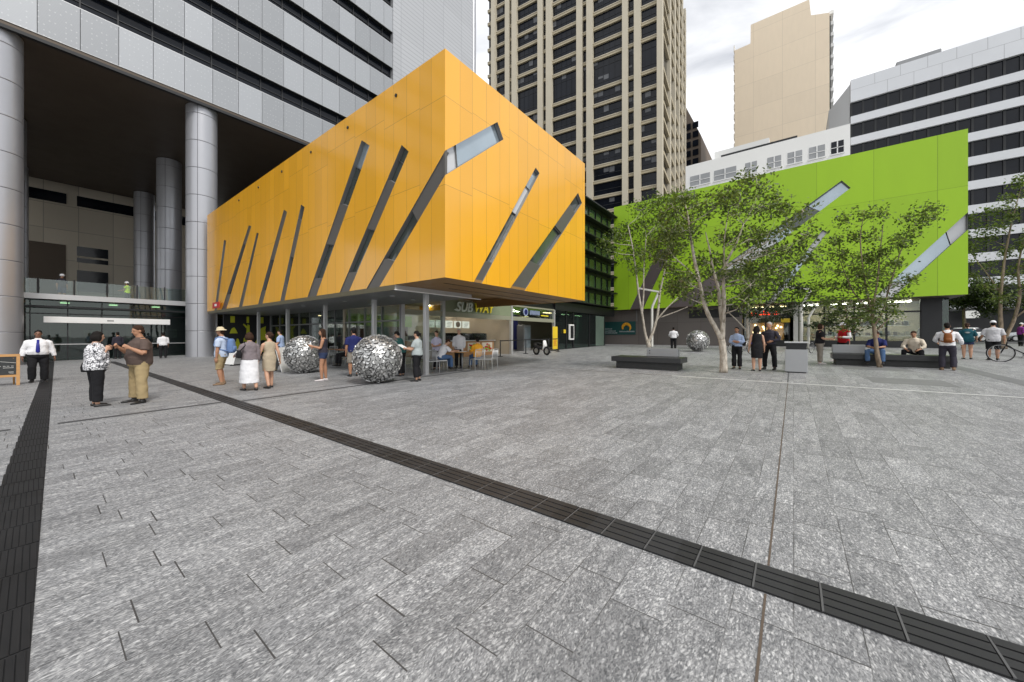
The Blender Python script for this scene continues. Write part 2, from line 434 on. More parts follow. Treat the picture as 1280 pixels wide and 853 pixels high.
Mt['shop_glass'] = glass('shop_glass', (.84, .90, .86), .65, .9)
Mt['clear_glass'] = glass('railing_glass', (.80, .88, .85), 1.0, .9)
Mt['teal_glass'] = glass('teal_glass', (.36, .58, .54), .8, .74)
Mt['green_glass'] = dark_glass('green_tinted_glass', (.045, .085, .045), .06, .8, var=.8, scale=.5)
Mt['beige_stone'] = simple('beige_stone', (.42, .365, .255), .8, var=.10, scale=.3)
Mt['beige_stone2'] = simple('pale_beige_pier', (.50, .455, .36), .8, var=.10, scale=.3)
Mt['brick_beige'] = panel_mat('plain_beige_render', (.78, .665, .515), W=7.0, rough=.85, coat=0, levels=((92, .01), (84.5, .01), (77, .01), (69.5, .01), (62, .01)), line=.10, tint=.05, dark=.22)
Mt['sand_panel'] = panel_mat('sandstone_panel', (.68, .62, .51), W=2.6, rough=.7, coat=0, levels=((16.0, .01), (13.3, .01), (10.0, .01), (6.5, .01)), line=.06, tint=.12, dark=.5)
Mt['brown_dark'] = simple('dark_brown_concrete', (.14, .11, .085), .8, var=.15, scale=.2)
Mt['timber'] = simple('honey_timber', (.42, .22, .07), .5, var=.25, scale=3, stretch=(1, 1, 6))
Mt['counter_wood'] = simple('counter_veneer', (.36, .19, .08), .5, var=.15, stretch=(.5, .5, 5))
Mt['chalk'] = simple('chalkboard', (.018, .021, .022), .7, var=.3, scale=8)
Mt['chalk_white'] = simple('chalk_white', (.62, .62, .6), .9, var=.2)
Mt['chalk_yel'] = simple('chalk_yellow', (.55, .5, .12), .9)
Mt['lime'] = simple('lime_wall', (.21, .36, .03), .6)
Mt['limeyel'] = simple('lime_yellow_graphic', (.48, .50, .02), .6)
Mt['maroon'] = simple('maroon_wall', (.09, .025, .022), .6)
Mt['cream_wall'] = simple('cream_wall', (.42, .37, .29), .7)
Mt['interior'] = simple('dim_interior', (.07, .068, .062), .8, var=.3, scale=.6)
Mt['interior_light'] = simple('shop_interior', (.38, .34, .26), .8, var=.2, scale=.6)
Mt['floor_int'] = simple('interior_floor', (.16, .155, .15), .4)
Mt['granite_black'] = simple('black_granite', (.020, .021, .022), .35, var=.3, scale=9)
Mt['granite_blackrough'] = simple('black_granite_side', (.028, .029, .029), .65, var=.3, scale=9)
Mt['steel_grey'] = simple('grey_steel_box', (.36, .37, .38), .45, .35, var=.08, scale=2)
Mt['chrome'] = simple('polished_steel', (.66, .66, .65), .34, .9, var=.08)
Mt['steel_shadow'] = simple('dull_steel_shade', (.035, .035, .036), .6, .3)
Mt['chrome_dull'] = simple('brushed_steel_core', (.46, .46, .45), .42, .85, var=.1)
Mt['lamp_white'] = simple('off_white_pole', (.66, .65, .61), .5)
Mt['rubber'] = simple('black_rubber', (.014, .014, .014), .8)
Mt['skin'] = simple('skin_fair', (.52, .30, .20), .55, var=.10, scale=9)
Mt['skin_tan'] = simple('skin_tanned', (.40, .205, .12), .55, var=.10, scale=9)
Mt['skin_brown'] = simple('skin_brown', (.20, .095, .055), .5, var=.12, scale=9)
Mt['eye'] = simple('eye_dark', (.02, .015, .012), .25)
Mt['lip'] = simple('lips', (.33, .12, .09), .5)
def cl(n, c, r=.85, v=.14): 
    Mt[n] = simple('cloth_' + n, c, r, var=v, scale=7, bump=.35, bscale=14, spec=.25)
cl('c_white', (.72, .72, .74)); cl('c_black', (.012, .012, .014)); cl('c_blue', (.012, .015, .20), .5); cl('c_brown', (.095, .068, .058))
cl('c_khaki', (.34, .26, .14)); cl('c_lblue', (.34, .43, .62)); cl('c_paleblue', (.46, .54, .68)); cl('c_greymauve', (.20, .17, .18)); cl('c_beige', (.43, .36, .26))
cl('c_denim', (.030, .045, .10)); cl('c_jeans', (.07, .13, .25)); cl('c_navy', (.018, .024, .11)); cl('c_teal', (.012, .075, .10)); cl('c_deepgreen', (.03, .11, .10))
cl('c_grey', (.36, .40, .40)); cl('c_lav', (.56, .54, .68)); cl('c_orange', (.80, .38, .03)); cl('c_dark', (.035, .032, .045)); cl('c_red', (.40, .012, .018))
cl('c_cream', (.60, .53, .43)); cl('c_hivis', (.62, .85, .02)); cl('c_purple', (.20, .03, .22)); cl('c_greywhite', (.50, .50, .52)); cl('c_stone', (.25, .225, .19)); cl('c_bluebag', (.13, .21, .40)); cl('c_leather', (.22, .075, .02), .5)
Mt['c_pattern'] = pattern_cloth('cloth_black_white_print')
Mt['hair_black'] = simple('hair_black', (.010, .008, .007), .8, spec=.2, var=.3, scale=25)
Mt['hair_brown'] = simple('hair_brown', (.040, .020, .012), .8, spec=.2, var=.3, scale=25)
Mt['hair_grey'] = simple('hair_grey', (.36, .34, .31), .6, var=.2, scale=25)
Mt['straw'] = simple('straw', (.60, .52, .36), .8)
Mt['shoe_black'] = simple('shoe_black', (.014, .013, .013), .35)
Mt['shoe_tan'] = simple('shoe_tan', (.22, .14, .08), .6)
Mt['shoe_white'] = simple('shoe_white', (.62, .58, .58), .6)
Mt['paper'] = simple('paper_white', (.78, .78, .76), .8)
Mt['red'] = simple('red_paint', (.50, .02, .02), .45)
Mt['sign_yellow'] = simple('yellow_sign', (.78, .55, .03), .5)
Mt['sign_white'] = simple('sign_white_letter', (.80, .88, .78), .5)
Mt['sign_yel_letter'] = simple('sign_yellow_letter', (.85, .72, .03), .5)
Mt['sign_teal'] = simple('teal_sign_board', (.012, .075, .072), .5)
Mt['sign_blue'] = simple('blue_sign_letter', (.35, .42, .62), .5)
Mt['neon'] = emit('red_neon', (1, .05, .02), 2.2)
Mt['lit_menu'] = emit('lit_menu_board', (.80, .85, .72), .55)
Mt['lit_ceiling'] = emit('shop_ceiling_lamp', (1.0, .93, .8), 24.0)
Mt['lit_warm'] = emit('warm_shop_lamp', (1.0, .76, .42), 5.0)
Mt['lit_shop'] = emit('shop_strip_lamp', (1.0, .92, .78), 22.0)
Mt['transom_back'] = simple('pale_green_transom', (.23, .27, .17), .5)
Mt['car_white'] = simple('car_paint_white', (.72, .74, .76), .25, var=.03, coat=.6)
Mt['car_silver'] = simple('car_paint_silver', (.42, .44, .46), .28, .6, var=.03, coat=.6)
Mt['lens'] = simple('lamp_lens', (.6, .62, .64), .15)
Mt['leafA'] = leaf_mat('leaves_olive', (.042, .064, .016), (.092, .128, .032), (.185, .222, .068))
Mt['leafB'] = leaf_mat('leaves_bright', (.046, .074, .016), (.098, .142, .030), (.180, .225, .060))
Mt['leafC'] = leaf_mat('leaves_dark', (.014, .024, .009), (.028, .044, .014), (.055, .075, .022))
Mt['barkA'] = bark_mat('pale_bark', (.52, .47, .40), (.26, .22, .17))
Mt['barkB'] = bark_mat('brown_bark', (.26, .20, .14), (.12, .09, .06))
# ------------------------------------------------------------------ ground
def sheet(name, mat, xs, y0, y1, dz, kind='structure', label=None, cat=None, group=None):
    mb = MB()
    for a, b in zip(xs[:-1], xs[1:]):
        mb.quad((a, y0, gz(a) + dz), (b, y0, gz(b) + dz), (b, y1, gz(b) + dz), (a, y1, gz(a) + dz))
    o = mb.build(name, mat); tag(o, label, cat, group, kind); return o

sheet('ground', Mt['earth'], [-600, -40, 80, 900], -700, 700, -.12)
sheet('plaza_paving', Mt['granite'], [-60, -40, 0, 20, 50], -90, 64, 0)
# street beyond the plaza
mb = MB()
for a, b, h in ((50, 50.3, 0.0),):
    mb.quad((a, -90, gz(a)), (a, 120, gz(a)), (b, 120, gz(b) + .004), (b, -90, gz(b) + .004))
    mb.quad((b, -90, gz(b) + .004), (b, 120, gz(b) + .004), (b, 120, gz(b) - .11), (b, -90, gz(b) - .11))
tag(mb.build('kerb', Mt['concrete']), kind='structure')
sheet('road', Mt['asphalt'], [50.3, 70], -90, 120, -.106)
sheet('pavement', Mt['concrete'], [70, 83], -90, 120, .004)
mb = MB()
for y in range(-80, 110, 8):
    mb.quad((60.0, y, gz(60) - .10), (60.15, y, gz(60.15) - .10), (60.15, y + 3, gz(60.15) - .10), (60.0, y + 3, gz(60) - .10))
tag(mb.build('road_marking', Mt['white']), kind='structure')

def strip_mesh(x0a, x1a, ya, x0b, x1b, yb, dz):
    mb = MB(); n = 12
    for i in range(n):
        f, g = i / n, (i + 1) / n
        l = lambda a, b, t: a + (b - a) * t
        p = [(l(x0a, x0b, f), l(ya, yb, f)), (l(x1a, x1b, f), l(ya, yb, f)), (l(x1a, x1b, g), l(ya, yb, g)), (l(x0a, x0b, g), l(ya, yb, g))]
        mb.quad(*[(x, y, gz(x) + dz) for x, y in p])
    return mb
def drain(name, xa, xb, skew, y0, y1, label, seg=.32, nb=4, rib='rib_iron', iron='drain'):
    """slotted iron channel: a dark trough with grates; each grate has bars and a pale edge rib"""
    root = thing(name, label, 'drain', ((xa + xb) / 2, y0, gz(xa)), group='drain channels across the plaza')
    strip_mesh(xa + skew * y0, xb + skew * y0, y0, xa + skew * y1, xb + skew * y1, y1, .004).build('trough', Mt['slot'], root)
    mb = MB()
    n = int((y1 - y0) / seg); w = xb - xa
    for i in range(n):
        y = y0 + i * seg; sx = skew * y
        far = y > 14
        m = 1 if far else nb
        for k in range(m):
            a = xa + sx + w * (k + .06) / m; b = xa + sx + w * (k + .90) / m
            mb.box(a, b, y + .004, y + seg - .012, gz(a) + .005, gz(a) + .011)
        mb.box(xa + sx + .006, xb + sx - .006, y + seg - .012, y + seg - .002, gz(xa) + .005, gz(xa) + .013, 1)
    mb.build('grate', [Mt[iron], Mt[rib]], root)
    return root
drain('drain_channel', 2.60, 2.90, 0, -3.0, 32.0, 'long slotted iron drain channel running diagonally past the three walking people to the right corner')
drain('drain_channel', -.36, -.08, .022, -1.0, 36.0, 'wide dark iron drain channel along the left edge beside the wooden chalkboard', seg=.5, nb=9, rib='drain', iron='drain_dark')

# stone strips laid flush in the paving
def xstrip(name, mat, x0, x1, y0, y1, dz=.004):
    mb = MB(); n = max(2, int((x1 - x0) / 2))
    for i in range(n):
        a = x0 + (x1 - x0) * i / n; b = x0 + (x1 - x0) * (i + 1) / n
        mb.quad((a, y0, gz(a) + dz), (b, y0, gz(b) + dz), (b, y1, gz(b) + dz), (a, y1, gz(a) + dz))
    return tag(mb.build(name, mat), kind='structure')
xstrip('paving_strip', Mt['strip'], -30, -.25, 10.25, 10.39)
xstrip('paving_strip', Mt['strip'], .24, 2.59, 10.25, 10.39)
xstrip('paving_strip', Mt['strip'], 2.91, 10.5, 10.03, 10.17)
xstrip('paving_joint', Mt['brown_joint'], 2.91, 12.83, .124, .136)
xstrip('paving_joint', Mt['brown_joint'], -3, 2.59, .124, .136)
xstrip('paving_joint', Mt['strip'], 12.95, 16.9, .12, .15)
xstrip('paving_band', Mt['strip2'], 17.2, 36.5, -.05, .35)
xstrip('paving_band', Mt['strip2'], 13.0, 40, -5.10, -4.66)
xstrip('paving_band', Mt['strip2'], 26.0, 40, -9.0, -8.4)
xstrip('paving_strip', Mt['brown_joint'], 12.86, 12.90, 2.4, 15.0, .004)
sheet('pale_line', Mt['white_line'], [12.84, 12.92], -16, 3.2, .006)  # reflection on this end of the metal strip, put into a white colour
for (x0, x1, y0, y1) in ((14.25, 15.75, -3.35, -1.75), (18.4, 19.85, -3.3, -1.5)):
    xstrip('dark_paving_patch', Mt['paving_patch'], x0, x1, y0, y1, .003)  # two darker rectangles laid just above the paving
# ------------------------------------------------------------------ facades with cut strip windows
def face2d(mb, loops, to3, m=0):
    L = [[Vector((s, z, 0)) for s, z in lp] for lp in loops]
    flat = [p for lp in L for p in lp]
    tr = tessellate_polygon(L)
    mb.add([to3(p.x, p.y) for p in flat], [tuple(t) for t in tr], m)

def lerp(a, b, t): return (a[0] + (b[0] - a[0]) * t, a[1] + (b[1] - a[1]) * t)

def strip_window(root, quad, to3, inn, segs, mats, deep=.16, skip=()):
    """quad = (b0, b1, t1, t0) in facade coordinates; segs = [(f0, f1, 'taupe'|'pane'|...)] from the bottom up"""
    b0, b1, t1, t0 = quad; inn = Vector(inn)
    fr = MB()
    o = [to3(*p) for p in quad]; i = [Vector(p) + inn * deep for p in o]
    for k in range(4):
        if k in skip: continue
        a, b = k, (k + 1) % 4
        fr.quad(o[a], o[b], i[b], i[a])
    panes = []
    for f0, f1, kind in segs:
        q = [lerp(b0, t0, f0), lerp(b1, t1, f0), lerp(b1, t1, f1), lerp(b0, t0, f1)]
        dp = deep * (.95 if 'pane' in kind else .18)
        P = [Vector(to3(*p)) + inn * dp for p in q]
        if 'pane' in kind:
            panes.append((P, kind))
            for e in (0, 2):   # frame bars at both ends of the pane
                a, b = P[e], P[(e + 1) % 4]
                fr.tube([a - inn * .03, b - inn * .03], .022, 6)
        else:
            fr.prism(P, inn * .05, 1 if kind == mats[1] else 2)
    w = fr.build('window_strip', [Mt['alu_grey'], Mt[mats[1]], Mt[mats[2]]], root)
    for P, kind in panes:
        mb = MB(); mb.prism(P, inn * .02); mb.build('pane', Mt[kind], w)
    return w

# ================================================================== orange building
YX, YY, YB, YT = 7.12, 7.88, 3.23, 9.76        # left face X, front face Y, bottom, top
YX1, YY1 = 15.94, 31.6
ob = thing('orange_building', 'glossy orange clad box building with slanted strip windows over glazed shops', 'building', (YX, YY, gz(YX)))
L3 = lambda s, z: (YX, s, z)
F3 = lambda s, z: (s, YY, z)
sl = {'B': [(27.5, YB), (28.4, YB), (23.64, 7.62), (23.26, 7.5)], 'C': [(24.66, YB), (25.24, YB), (22.46, 7.01), (22.19, 6.93)],
      'D': [(21.66, YB), (22.28, YB), (19.0, 7.5), (18.64, 7.32)], 'E': [(18.93, YB), (19.41, YB), (17.17, 7.34), (16.83, 7.15)],
      'F': [(15.73, YB), (16.55, YB), (12.26, 8.57), (11.75, 8.21)], 'G': [(13.12, YB), (13.82, YB), (9.91, 7.65), (9.55, 7.33)]}
slA = [(29.4, YB), (29.95, YB), (27.98, 7.5), (27.55, 7.4)]
H = [(11.15, YB), (11.95, YB), (YY, 6.84), (YY, 6.14)]
sr = {'I': [(8.3, YB), (8.67, YB), (12.02, 7.93), (11.75, 8.05)], 'J': [(10.14, YB), (11.01, YB), (15.64, 7.8), (15.25, 8.16)]}
Hr = [(YX, 6.14), (YX, 6.84), (9.45, 8.74), (9.77, 8.29)]
mb = MB()
# left face in two pieces (below and above the corner strip)
face2d(mb, [[(YY, YB), (YY, 6.14), (H[0][0], YB)]], L3)
o = [(H[1][0], YB)]
for k in 'GFEDCB':
    q = sl[k]; o += [q[0], q[3], q[2], q[1]]
q = slA; o += [q[0], q[3], q[2], q[1]]
o += [(YY1, YB), (YY1, YT), (YY, YT), (YY, 6.84)]
face2d(mb, [o], L3)
# front face
o = [(YX, YB)]
for k in 'IJ':
    q = sr[k]; o += [q[0], q[3], q[2], q[1]]
o += [(YX1, YB), (YX1, YT), (YX, YT), (YX, 6.84), (9.45, 8.74), (9.77, 8.29), (YX, 6.14)]
face2d(mb, [o], F3)
mb.quad((YX1, YY, YB), (YX1, YY1, YB), (YX1, YY1, YT), (YX1, YY, YT))
mb.quad((YX, YY1, YB), (YX, YY1, YT), (YX1, YY1, YT), (YX1, YY1, YB))
mb.build('wall', Mt['yellow'], ob)
mb = MB(); mb.box(YX + .01, YX1 - .01, YY + .01, YY1 - .01, YT - .15, YT - .03); mb.build('roof', Mt['roofing'], ob)
mm = ('alu_grey', 'taupe', 'silver_panel')
sx = (1, 0, 0); sy = (0, 1, 0)
TP, GL, PP = 'taupe', 'pane', 'pane_pale'
strip_window(ob, sl['F'], L3, sx, [(0, .14, TP), (.14, .38, GL), (.38, .64, TP), (.64, .86, GL), (.86, 1, PP)], mm)
strip_window(ob, sl['G'], L3, sx, [(0, .16, TP), (.16, .48, GL), (.48, .80, TP), (.80, .92, GL), (.92, 1, GL)], mm)
strip_window(ob, H, L3, sx, [(0, .26, TP), (.26, .62, GL), (.62, .99, TP)], mm, skip=(2,))
strip_window(ob, sl['D'], L3, sx, [(0, .16, TP), (.16, .5, GL), (.5, 1, TP)], mm)
strip_window(ob, sl['E'], L3, sx, [(0, .18, TP), (.18, .48, GL), (.48, .86, TP), (.86, 1, GL)], mm)
strip_window(ob, sl['B'], L3, sx, [(0, .2, TP), (.2, .8, GL), (.8, 1, TP)], mm)
strip_window(ob, sl['C'], L3, sx, [(0, .5, TP), (.5, 1, GL)], mm)
strip_window(ob, slA, L3, sx, [(0, .5, TP), (.5, 1, GL)], mm)
strip_window(ob, sr['I'], F3, sy, [(0, .16, TP), (.16, .58, GL), (.58, .83, 'silver_panel'), (.83, 1, PP)], mm)
strip_window(ob, sr['J'], F3, sy, [(0, .24, TP), (.24, .60, GL), (.60, .86, TP), (.86, 1, GL)], mm)
strip_window(ob, Hr, F3, sy, [(.03, .22, 'silver_panel'), (.22, 1, PP)], mm, skip=(0,))
mb = MB(); mb.box(YX + .004, YX + .085, YY + .004, YY + .085, 6.05, 6.95); mb.build('corner_post', Mt['taupe'], ob)
# small round openings along the top of the long side
mb = MB()
for y in (10.2, 13.2, 16.2, 19.2, 22.2, 25.2):
    mb.tube([(YX - .03, y, YT - .42), (YX + .05, y, YT - .42)], .055, 10)
mb.build('vent', Mt['black'], ob)
# soffit with a recessed slot, in front of the shops
mb = MB()
z = YB
mb.box(YX + .01, YX1 - .01, YY + .02, 10.28, z + .004, z + .10)
mb.box(10.72, YX1 - .01, 10.28, 15.3, 3.66, 3.74); mb.box(10.72, YX1 - .01, 10.18, 10.279, z + .101, 3.74)
mb.box(YX1 - .08, YX1 - .012, 10.28, 15.3, YB + .004, 3.74)
mb.build('soffit', Mt['soffit_brown'], ob)
mb = MB()
mb.box(7.9, 15.6, 8.75, 8.82, z - .004, z + .02); mb.box(8.9, 15.7, 9.62, 9.68, z - .004, z + .02)
mb.build('soffit_slot', Mt['black'], ob)
# terrace canopy along the long side
mb = MB(); mb.box(YX + .02, 10.70, 10.32, 31.4, 3.075, YB - .002); mb.build('canopy', Mt['alu_grey'], ob)
mb = MB()
for a, b in ((YX + .005, 9.30), (9.31, 10.70)): mb.box(a, b, 10.27, 10.315, 3.09, YB - .004)
mb.build('fascia', Mt['alu'], ob)
mb = MB(); mb.box(YX - .02, 11.2, 10.22, 10.275, 3.05, 3.085); mb.build('drip_edge', Mt['white'], ob)
mb = MB(); mb.box(YX - .012, YX + .018, 10.28, 31.4, 3.06, YB - .004); mb.build('side_fascia', Mt['olive'], ob)
for y in (10.6, 13.95, 18.2, 22.6, 27.0):
    mb = MB(); mb.bbox(8.58, 8.74, y - .08, y + .08, gz(8.66) - .05, 3.08, .012); mb.build('column', Mt['alu'], ob)
for i, (x, y) in enumerate(((8.2, 12), (9.6, 12.6), (8.2, 15.5), (9.7, 16), (8.2, 19.5), (9.6, 20))):
    mb = MB(); mb.cyl(x, y, 3.055, 3.073, .09, 14); mb.build('downlight', Mt['lens'], ob)
# ground floor glazing of the long side
gl = MB(); fr = MB()
GX = 10.75
ys = [15.0, 16.6, 18.2, 19.8, 21.4, 23.0, 24.6, 26.2, 27.8, 29.4, 31.0]
for a, b in zip(ys[:-1], ys[1:]):
    gl.box(GX, GX + .02, a + .03, b - .03, gz(GX) + .06, 3.07)
    fr.box(GX - .04, GX + .07, b - .03, b + .03, gz(GX), 3.07)
    fr.box(GX - .03, GX + .06, a + .03, b - .03, 2.28, 2.36)
fr.box(GX - .05, GX + .08, 14.95, 15.05, gz(GX), 3.07)
fr.box(GX - .04, GX + .07, 15.05, 31, gz(GX) - .05, gz(GX) + .06)
fw = fr.build('shop_frame', Mt['alu_grey'], ob); gl.build('pane', Mt['shop_glass'], fw)
# shop front facing the plaza: transom, posts, glass
SY = 15.0
fr = MB(); gl = MB(); tr = MB()
posts = [10.8, 13.4, 19.42, 24.9]
for x in posts: fr.bbox(x - .09, x + .09, SY - .10, SY + .10, gz(x) - .03, 3.62, .012)
tr.box(10.8, 24.9, SY - .07, SY + .07, 2.62, 2.88)
tr.box(16.0, 24.9, SY - .07, SY + .07, 3.56, 3.66)
for a, b in ((10.9, 13.31), (13.5, 19.33), (19.52, 24.8)):
    n = max(1, round((b - a) / 1.3))
    for i in range(n):
        gl.box(a + (b - a) * i / n + .012, a + (b - a) * (i + 1) / n - .012, SY - .01, SY + .01, 2.88, 3.56 if a > 13 else 3.22)
gl.box(10.9, 13.31, SY - .01, SY + .01, gz(11) + .05, 2.62)
tr.box(10.8, 13.4, SY - .05, SY + .05, gz(11) - .03, gz(11) + .05)
fw = fr.build('shop_post', Mt['alu'], ob); tr.build('transom', Mt['alu_beige'], ob); gl.build('shop_pane', Mt['shop_glass'], ob)
# interior of the sandwich shop
IY = 20.2
mb = MB()
mb.box(10.7, 36, IY, IY + .2, .2, 4.4)                 # back wall
mb.box(19.36, 19.46, SY + .12, IY, .3, 3.5)            # party wall
mb.build('back_wall', Mt['cream_wall'], ob)
mb = MB(); mb.box(10.8, 34, SY + .1, IY, 3.60, 3.70); mb.build('shop_ceiling', Mt['interior_light'], ob)
mb = MB(); mb.box(10.8, 15.2, IY - .14, IY - .01, 2.15, 2.85); mb.build('lime_band', Mt['lime'], ob)
mb = MB(); mb.box(10.8, 12.2, IY - .10, IY - .01, .25, 2.15); mb.box(13.6, 14.9, IY - .10, IY - .01, .3, 2.15); mb.build('maroon_panel', Mt['maroon'], ob)
mb = MB(); mb.box(12.35, 13.45, IY - .16, IY - .01, .28, 2.1); mb.build('teal_door', Mt['c_deepgreen'], ob)
for x in (15.4, 16.2, 17.0, 17.8, 18.6):
    mb = MB(); mb.bbox(x - .33, x + .33, 18.4, 18.46, 2.12, 2.60, .01); mb.build('menu_board', Mt['lit_menu'], ob)
mb = MB()
for x in (15.4, 16.2, 17.0, 18.6):
    for k in range(4):
        mb.box(x - .22 + .06 * (k % 2), x + .1 + .05 * k, 18.394, 18.398, 2.2 + .09 * k, 2.225 + .09 * k)
mb.build('menu_lettering', Mt['interior'], ob)
mb = MB(); mb.tube([(17.8, 18.38, 2.36), (17.8, 18.41, 2.36)], .2, 20); mb.build('round_picture', Mt['c_stone'], ob)
for x, y in ((13, 17.2), (16, 16.6), (18, 16.6), (16, 19.2), (18.4, 19.2), (12.4, 18.6), (22, 17), (24, 18)):
    mb = MB(); mb.bbox(x - .28, x + .28, y - .12, y + .12, 3.56, 3.595, .01); mb.build('ceiling_lamp', Mt['lit_ceiling'], ob)
# rear rooms behind the long glazing
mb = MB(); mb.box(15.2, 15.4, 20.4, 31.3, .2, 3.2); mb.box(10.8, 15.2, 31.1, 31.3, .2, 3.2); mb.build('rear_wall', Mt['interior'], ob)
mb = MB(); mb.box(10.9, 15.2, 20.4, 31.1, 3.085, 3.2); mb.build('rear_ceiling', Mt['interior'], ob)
mb = MB(); mb.box(14.9, 15.18, 21.0, 26.0, .7, 2.5); mb.build('lime_wall_panel', Mt['lime'], ob)
mb = MB(); mb.box(15.0, 15.18, 27.0, 29.0, .3, 2.4); mb.build('cream_wall_panel', Mt['cream_wall'], ob)
for y in (17.4, 22.5, 27.5):
    mb = MB(); mb.bbox(12.6, 13.2, y - .1, y + .1, 3.04, 3.075, .01); mb.build('ceiling_lamp', Mt['lit_warm'], ob)
mb = MB(); mb.box(13.5, 19.33, SY - .06, SY - .03, 2.885, 3.555); mb.build('transom_backing', Mt['transom_back'], ob)
# letters over the shop
Ms = frame((14.20, SY - .17, 2.96), (1, 0, 0), (0, 0, 1))
text_mesh('sign_lettering', 'SUB', Mt['sign_white'], ob, Ms, .74, .035, .22, bold=.012)
Ms = frame((15.62, SY - .17, 2.98), (1, 0, 0), (0, 0, 1))
text_mesh('sign_lettering', 'WAY', Mt['sign_yel_letter'], ob, Ms, .74, .035, .22, bold=.012)
mb = MB()   # arrow heads on the first and last letter
mb.prism([(14.22, SY - .2, 3.08), (14.05, SY - .2, 3.02), (14.22, SY - .2, 2.95)], (0, .05, 0)); mb.build('sign_arrow', Mt['sign_white'], ob)
mb = MB(); mb.prism([(17.28, SY - .2, 3.56), (17.45, SY - .2, 3.48), (17.28, SY - .2, 3.41)], (0, .05, 0)); mb.prism([(17.1, SY - .2, 3.46), (17.1, SY - .2, 3.52), (17.3, SY - .2, 3.52), (17.3, SY - .2, 3.46)], (0, .05, 0)); mb.build('sign_arrow', Mt['sign_yel_letter'], ob)
# second shop: round blue emblem and lettering (unreadable in the photograph, kept as shapes)
mb = MB(); mb.tube([(20.9, SY - .16, 3.24), (20.9, SY - .11, 3.24)], .27, 24); mb.build('sign_emblem', Mt['sign_blue'], ob)
mb = MB(); mb.tube([(20.9, SY - .18, 3.24), (20.9, SY - .165, 3.24)], .19, 24); mb.build('sign_emblem_core', Mt['c_navy'], ob)
mb = MB()
for k in range(5):
    x = 21.45 + k * .26; mb.box(x, x + .05, SY - .15, SY - .11, 3.08, 3.40); mb.box(x, x + .17, SY - .15, SY - .11, 3.08 if k % 2 else 3.34, 3.14 if k % 2 else 3.40); mb.box(x + .13, x + .18, SY - .15, SY - .11, 3.08, 3.40)
mb.build('sign_lettering', Mt['sign_blue'], ob)
mb = MB(); mb.box(22.9, 23.9, SY - .14, SY - .11, 3.05, 3.12); mb.build('sign_underline', Mt['sign_yel_letter'], ob)
# dark room of the second shop
mb = MB(); mb.box(19.5, 25.0, 18.6, 18.7, .35, 3.55); mb.build('dark_back_wall', Mt['c_navy'], ob)
mb = MB()
for i in range(9): mb.box(19.7, 22.2, 18.45, 18.58, .6 + .22 * i, .64 + .22 * i)
mb.build('roller_grille', Mt['alu_grey'], ob)
# mural wall closing the end of the terrace
mb = MB(); mb.box(7.9, 10.7, 31.1, 31.28, .1, 3.07); mb.build('mural_wall', Mt['black'], ob)
mb = MB()
rr = random.Random(3)
def blob(cx, cz, pts): mb.prism([(cx + a, 31.09, cz + b) for a, b in pts], (0, -.012, 0))
blob(8.55, .35, [(-.3, 0), (.45, 0), (.42, .5), (.25, .75), (.2, 1.0), (.1, 1.05), (.05, .8), (-.1, .8), (-.2, .55), (-.32, .3)])
blob(8.45, 1.75, [(-.22, 0), (.25, 0), (.15, .25), (.05, .42), (-.08, .36), (-.16, .2)])
blob(9.15, .9, [(-.12, 0), (.28, 0), (.26, 1.45), (.12, 1.5), (.12, 1.35), (-.1, 1.55), (-.14, 1.48), (.08, 1.2), (.05, .6), (-.1, .5)])
blob(10.1, .4, [(-.35, 0), (.4, 0), (.42, .9), (.3, 1.6), (.35, 1.9), (.1, 1.78), (-.12, 1.6), (-.2, 1.0), (-.4, .6)])
mb.build('mural_figure', Mt['limeyel'], ob)
mb = MB()
mb.tube([(10.25, 31.06, .95), (10.25, 31.03, .95)], .33, 20); mb.build('mural_disc', Mt['black'], ob)
for x, w in ((8.4, .25), (9.3, .14), (10.1, .35)):
    mb = MB(); mb.bbox(x - w / 2, x + w / 2, 31.05, 31.09, 2.5, 2.95, .01); mb.build('mural_patch', Mt['limeyel'], ob)

# ================================================================== glazed link between orange and green
lk = thing('glass_link_building', 'dark glass link building with horizontal sun fins between orange and green boxes', 'building', (24, 15, gz(24)))
LX0, LX1 = 15.98, 36.98
mb = MB(); mb.box(LX0, LX1, 15.3, 26, 4.35, 14.15); mb.build('wall', Mt['green_glass'], lk)
mb = MB()
for k, z in enumerate((4.45, 5.95, 7.65, 9.2, 10.75, 12.3, 13.9)):
    mb.box(LX0, 37.02, 14.55, 15.29, z, z + .09)
    mb.box(LX0, LX1, 15.22, 15.297, z - .28, z)
mb.build('sun_fin', Mt['black'], lk)
mb = MB()
x = 17.2
while x < LX1 - .3:
    mb.box(x - .03, x + .03, 15.20, 15.295, 4.45, 14.0); x += 1.45
mb.build('mullion', Mt['black'], lk)
mb = MB(); mb.box(LX0, LX1, 14.9, 15.28, 13.99, 14.3); mb.box(25.0, LX1, 14.9, 15.3, 3.62, 4.33); mb.box(16, 25, 15.05, 15.3, 3.70, 4.33); mb.build('fascia', Mt['black'], lk)
